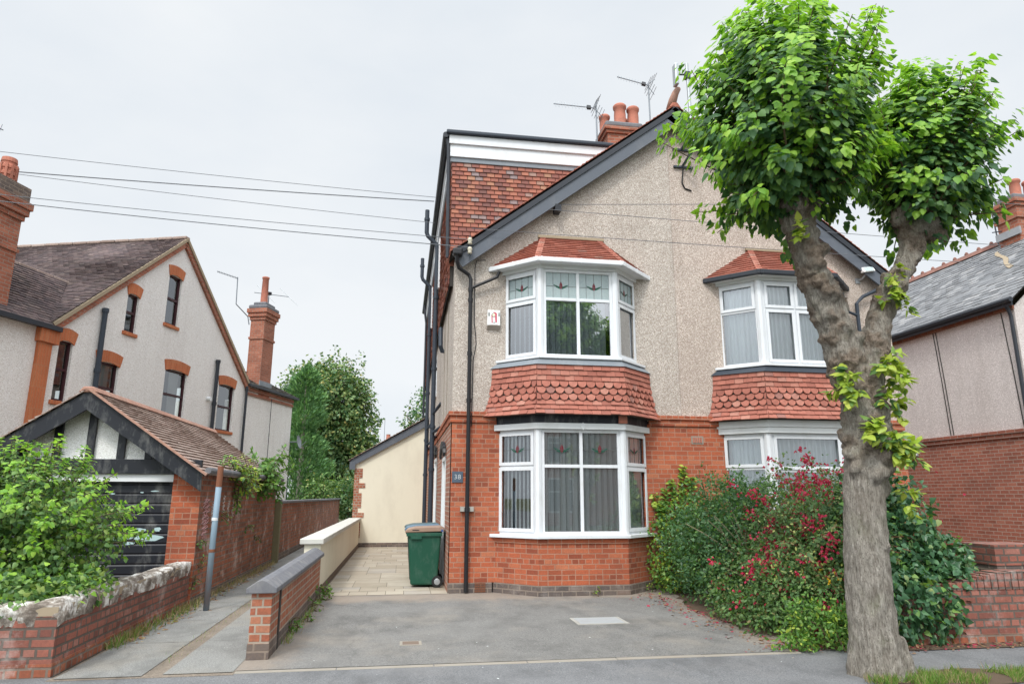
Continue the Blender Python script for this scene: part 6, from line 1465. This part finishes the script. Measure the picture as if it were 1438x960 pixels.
leaf_mesh('dead_leaves', ['dead_leaf', 'dry_blade'], None, lp, rdir(rg, len(lp)) * [1, 1, .2], np.tile((0, 0, 1.), (len(lp), 1)) + rg.normal(size=(len(lp), 3)) * .4, rg.uniform(.03, .08, len(lp)), 'oval', (rg.random(len(lp)) < .4).astype(int), kind='stuff')
lp = np.stack([rg.uniform(-.9, 4.2, 90), rg.uniform(5.6, 11.3, 90), np.full(90, .013)], 1)
leaf_mesh('grit', ['edging', 'white_paint'], None, lp, rdir(rg, len(lp)) * [1, 1, .05], np.tile((0, 0, 1.), (len(lp), 1)), rg.uniform(.008, .035, len(lp)), 'diamond', (rg.random(len(lp)) < .3).astype(int), kind='stuff')

# ------------------------------------------------------------------ trees beyond the gardens
def tree(name, label, base, h, blobs, n, size, mats, tpl='diamond', seed=1, young=.2, lump=.35, depth=.45, group=None, trunk_r=.25, droop=.4):
    t = thing(name, label, 'tree', base, group); rg = np.random.default_rng(seed); P, O = shrub_points(rg, blobs, n, lump, depth, .3); tp, nr = leaves_on(rg, P, O, droop)
    leaf_mesh('crown', mats, t, P, tp, nr, size * rg.uniform(.6, 1.3, len(P)), tpl, (rg.random(len(P)) < young).astype(int) if len(mats) > 1 else None)
    b = Vector(base); mb = MB(); mb.tube([b, b + Vector((.1, 0, h * .35)), b + Vector((0, .1, h * .8))], [trunk_r, trunk_r * .8, trunk_r * .25], 8)
    for k in range(7): a = k * .9; z = h * (.3 + .07 * k); mb.tube([b + Vector((0, 0, z)), b + Vector((math.cos(a) * h * .14, math.sin(a) * h * .14, z + h * .12)), b + Vector((math.cos(a) * h * .22, math.sin(a) * h * .2, z + h * .2))], [trunk_r * .4, trunk_r * .25, trunk_r * .1], 6)
    mb.build('trunk', 'bark', t); return t
BT = tree('broadleaf_tree', 'big rounded broadleaf tree turning yellow behind the conifer', (-4.6, 43, 0), 9.5, [((-4.6, 43, 6.3), (2.5, 2.4, 3.3)), ((-3.3, 43, 4.9), (1.8, 1.8, 1.9)), ((-5.9, 43, 7.0), (1.6, 1.6, 2.0)), ((-4.0, 42.5, 2.9), (2.5, 1.8, 1.8)), ((-2.6, 42.5, 3.4), (1.35, 1.3, 1.7)), ((-2.9, 42.5, 2.0), (1.5, 1.3, 1.6)), ((-4.3, 42.6, 7.6), (1.9, 1.7, 1.9))], 34000, .22, ['leaf_broad', 'leaf_privet'], 'diamond', 51, .3, .42, .5)
rg = np.random.default_rng(52); st = []; en = []
for _ in range(120):
    d = rdir(rg, 1)[0]; d[1] = -abs(d[1]) * .4; d[2] = d[2] * .8 + .15; c0 = np.array((-4.3, 43, 5.6)); st.append(c0 + d * [2, 1.5, 2.6]); en.append(c0 + d * np.array([3.1, 2.2, 4.2]) * rg.uniform(.85, 1.02))
P, T, Nn, Sz, tt, cv = sprays(rg, st, en, 26, .19, .12, .16); leaf_mesh('outer_shoots', 'leaf_broad', BT, P, T, Nn, Sz, 'diamond')
t = thing('conifer', 'dense green conifer at the end of the alley beside the rear wing', 'tree', (-5.5, 38.5, 0)); rg = np.random.default_rng(53); k = 15000
zz = rg.random(k) ** 1.25; hgt = 8.1; rad = (1.65 * (1 - zz) ** .62) * (1 + .22 * np.sin(zz * 40 + rg.random(k) * 2)) ; a = rg.random(k) * 6.283
rr = rad * (.55 + .5 * np.sqrt(rg.random(k))); P = np.stack([-5.35 + rr * np.cos(a), 38.5 + rr * np.sin(a), .4 + zz * hgt], 1)
lob = np.array([noise.noise(Vector((p[0] * .9, p[1] * .9, p[2] * .7))) for p in P]); P[:, :2] += np.stack([np.cos(a), np.sin(a)], 1) * (lob * .6)[:, None]
O = np.stack([np.cos(a), np.sin(a), np.full(k, .25)], 1); leaf_mesh('crown', 'leaf_conifer', t, P, norm(O + np.array([0, 0, .5]) + rdir(rg, k) * .6), norm(rdir(rg, k) + O * .5), rg.uniform(.14, .36, k), 'needle')
mb = MB(); mb.tube([(-5.35, 38.5, 0), (-5.35, 38.5, 7.6)], [.2, .04], 8); mb.build('trunk', 'bark', t)
shrub('garden_shrub', 'bright green leafy shrub above the alley wall between conifer and extension', (-3.9, 37, 0), [((-3.9, 37, 1.6), (1.0, .8, 1.0)), ((-3.0, 37.3, 1.3), (.8, .7, .9))], 2600, .14, ['leaf_birch', 'leaf_broad'], 'diamond', .35, .5, .3, 54, young=.4)
shrub('garden_shrub', 'dark leafy shrub tucked against the brick quoins of the extension', (-2.2, 36.5, 0), [((-2.2, 36.6, 1.5), (.9, .7, 1.1))], 1800, .14, ['leaf_privet', 'leaf_broad'], 'diamond', .35, .5, .3, 55, young=.3)
tree('garden_tree', 'sliver of a broadleaf tree showing past the rear corner of the semis', (1.6, 38, 0), 7.5, [((1.6, 38, 5.6), (1.5, 1.3, 2.0))], 3000, .17, ['leaf_privet', 'leaf_broad'], 'diamond', 56, .3)
# far roof with chimney behind the extension
FH = thing('distant_house', 'far house whose little red chimney peeps over the lean-to roof', 'house', (-.9, 60, 0))
mb = MB(); mb.box(-5, 3, 60, 68, 0, 4.2); mb.build('wall', 'brick_right', FH); mb = MB(); mb.prism([(-5.3, 59.7, 4.2), (3.3, 59.7, 4.2), (-1, 59.7, 5.0)], (0, 8.6, 0)); mb.build('roof', 'tile_brown', FH)
mb = MB(); mb.box(-1.55, -.95, 61, 61.6, 4.5, 6.3); mb.box(-1.6, -.9, 60.95, 61.65, 6.1, 6.3); mb.build('chimney', 'brick_chimney', FH); mb = MB(); mb.lathe((-1.25, 61.3, 6.3), [(.2, 0), (.17, .5), (.2, .55), (0, .56)], 10); mb.build('chimney_pot', 'terracotta', FH)
yagi('tv_aerial', 'tiny far aerial above the distant chimney behind the lean-to', [(-1.6, 61.3, 6.0), (-1.6, 61.3, 8.2)], (-1.6, 61.3, 8.15), (-2.6, 61.3, 8.15), 6, .12, refl=False)
# rear garden greenery to the horizon so that no bare ground shows
for k, (x, y, w) in enumerate(((-14, 52, 5), (-24, 60, 7), (24, 55, 7), (36, 60, 8))):
    tree('garden_tree', ('broad garden tree far left behind the gabled house', 'second far tree at the left behind the gabled house', 'garden tree behind the slate-roofed house', 'farthest tree to the right behind the slate-roofed house')[k], (x, y, 0), 5, [((x, y, 3), (w * .6, w * .5, 2.6))], 1500, .35, ['leaf_broad', 'leaf_privet'], 'diamond', 60 + k, .4)

# ------------------------------------------------------------------ across the road (seen as reflections in the panes)
OH = thing('opposite_house', 'red brick gabled house across the road, mirrored in the bay window panes', 'house', (8, -15, 0))
mb = MB(); mb.wall((13, -15, 0), (-1, 0, 0), (0, 0, 1), [(0, 0), (9, 0), (9, 5.2), (4.5, 8.6), (0, 5.2)], [(3.4, 4.9, .7, 2.6), (6.4, 7.9, .7, 2.6), (3.4, 4.9, 3.4, 4.9), (6.4, 7.9, 3.4, 4.9)], .1, (0, 1, 0)); mb.build('wall', 'brick_right', OH)
for a in (8.1, 5.1):
    for z0, z1 in ((.7, 2.6), (3.4, 4.9)):
        mb = MB(); x0, x1 = a, a + 1.5
        for q in ((x0, x1, z0, z0 + .09), (x0, x1, z1 - .09, z1), (x0, x0 + .09, z0 + .09, z1 - .09), (x1 - .09, x1, z0 + .09, z1 - .09), ((x0 + x1) / 2 - .05, (x0 + x1) / 2 + .05, z0 + .09, z1 - .09), (x0 + .09, x1 - .09, z0 + 1.1, z0 + 1.18)): mb.box(q[0], q[1], -15.08, -14.97, q[2], q[3])
        w = mb.build('window', 'white_paint', OH); mb = MB(); mb.box(x0, x1, -15.2, -15.1, z0, z1); mb.build('pane', 'room_dark', w)
mb = MB(); mb.prism([(3.6, -14.7, 5.0), (8.5, -14.7, 8.75), (13.4, -14.7, 5.0), (13.4, -14.7, 5.2), (8.5, -14.7, 8.95), (3.6, -14.7, 5.2)], (0, -9, 0)); mb.build('roof', 'tile_brown', OH)
tree('street_tree', 'leafy street tree across the road, mirrored in the upper bay panes', (7.4, -8.2, 0), 9, [((7.4, -8.2, 7.4), (2.6, 2.2, 2.0)), ((9.6, -8.2, 6.4), (1.8, 1.6, 1.6))], 6000, .22, ['leaf_lime', 'leaf_birch'], 'diamond', 71, .3)
tree('street_tree', 'leafy street tree across the road to the left, mirrored in the splayed pane', (-9, -3.5, 0), 9, [((-9, -3.5, 7.0), (2.6, 2.4, 2.8))], 5000, .22, ['leaf_lime', 'leaf_birch'], 'diamond', 72, .3)

# ------------------------------------------------------------------ world, sun, camera
SUN_EL, SUN_AZ = R(52), R(205)          # azimuth clockwise from +Y: behind the camera, a little to the left
sd = Vector((math.sin(SUN_AZ) * math.cos(SUN_EL), math.cos(SUN_AZ) * math.cos(SUN_EL), math.sin(SUN_EL)))
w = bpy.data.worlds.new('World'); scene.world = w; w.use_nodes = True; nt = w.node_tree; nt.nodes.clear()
N_ = lambda t, **k: (lambda nd: ([setattr(nd, a, b) for a, b in k.items()], nd)[1])(nt.nodes.new(t))
out = N_('ShaderNodeOutputWorld'); sky = N_('ShaderNodeTexSky', sky_type='NISHITA', sun_disc=False, sun_elevation=SUN_EL, sun_rotation=SUN_AZ)
bg1 = N_('ShaderNodeBackground'); bg1.inputs[1].default_value = .1; nt.links.new(sky.outputs[0], bg1.inputs[0])
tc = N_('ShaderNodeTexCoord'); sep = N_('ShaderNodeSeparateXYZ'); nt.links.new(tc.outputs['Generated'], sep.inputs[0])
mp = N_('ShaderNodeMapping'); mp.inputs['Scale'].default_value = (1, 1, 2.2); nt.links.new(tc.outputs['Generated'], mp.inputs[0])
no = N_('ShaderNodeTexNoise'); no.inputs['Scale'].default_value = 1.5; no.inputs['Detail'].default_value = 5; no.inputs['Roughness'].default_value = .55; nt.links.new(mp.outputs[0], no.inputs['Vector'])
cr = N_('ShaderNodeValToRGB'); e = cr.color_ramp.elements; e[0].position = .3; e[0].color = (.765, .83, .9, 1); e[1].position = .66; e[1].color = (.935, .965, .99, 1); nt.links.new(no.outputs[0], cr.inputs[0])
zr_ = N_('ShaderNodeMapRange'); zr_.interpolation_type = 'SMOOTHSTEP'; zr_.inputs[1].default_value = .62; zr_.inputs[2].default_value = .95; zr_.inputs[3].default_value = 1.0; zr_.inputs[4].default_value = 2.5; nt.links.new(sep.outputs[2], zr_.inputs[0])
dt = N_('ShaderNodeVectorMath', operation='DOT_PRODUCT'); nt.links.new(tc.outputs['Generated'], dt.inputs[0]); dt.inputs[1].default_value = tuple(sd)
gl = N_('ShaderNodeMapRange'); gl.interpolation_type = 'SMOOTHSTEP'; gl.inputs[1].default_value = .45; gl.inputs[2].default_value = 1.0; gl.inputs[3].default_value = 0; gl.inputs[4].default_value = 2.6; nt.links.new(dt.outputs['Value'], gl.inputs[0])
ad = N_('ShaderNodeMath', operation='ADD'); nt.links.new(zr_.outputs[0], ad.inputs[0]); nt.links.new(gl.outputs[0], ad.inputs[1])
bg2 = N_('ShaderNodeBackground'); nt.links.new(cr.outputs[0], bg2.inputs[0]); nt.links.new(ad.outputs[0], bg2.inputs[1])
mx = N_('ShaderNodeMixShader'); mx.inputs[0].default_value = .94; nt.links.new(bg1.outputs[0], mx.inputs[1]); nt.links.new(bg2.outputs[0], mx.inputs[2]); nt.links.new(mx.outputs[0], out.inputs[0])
sl = bpy.data.lights.new('Sun', 'SUN'); sl.energy = 2.1; sl.angle = R(9); sl.color = (1, .96, .9); so = bpy.data.objects.new('Sun', sl); COL.objects.link(so); so.rotation_euler = (-sd).to_track_quat('-Z', 'Y').to_euler()

cam = bpy.data.cameras.new('Camera'); cam.sensor_width = 36; cam.lens = 24; cam.clip_end = 2000; cam.clip_start = .05
co = bpy.data.objects.new('Camera', cam); COL.objects.link(co); scene.camera = co; co.location = (0, 0, 1.6)
yw_, pt, rl = R(9.02), R(12.7), R(.13)
fw = Vector((math.sin(yw_) * math.cos(pt), math.cos(yw_) * math.cos(pt), math.sin(pt))); rt = Vector((math.cos(yw_), -math.sin(yw_), 0)); up = rt.cross(fw)
R2 = rt * math.cos(rl) + up * math.sin(rl); U2 = up * math.cos(rl) - rt * math.sin(rl)
co.rotation_euler = Matrix((R2, U2, -fw)).transposed().to_euler()
scene.view_settings.view_transform = 'Standard'; scene.view_settings.look = 'None'; scene.view_settings.exposure = 0
scene.cycles.use_denoising = True; scene.cycles.max_bounces = 8; scene.cycles.transparent_max_bounces = 16
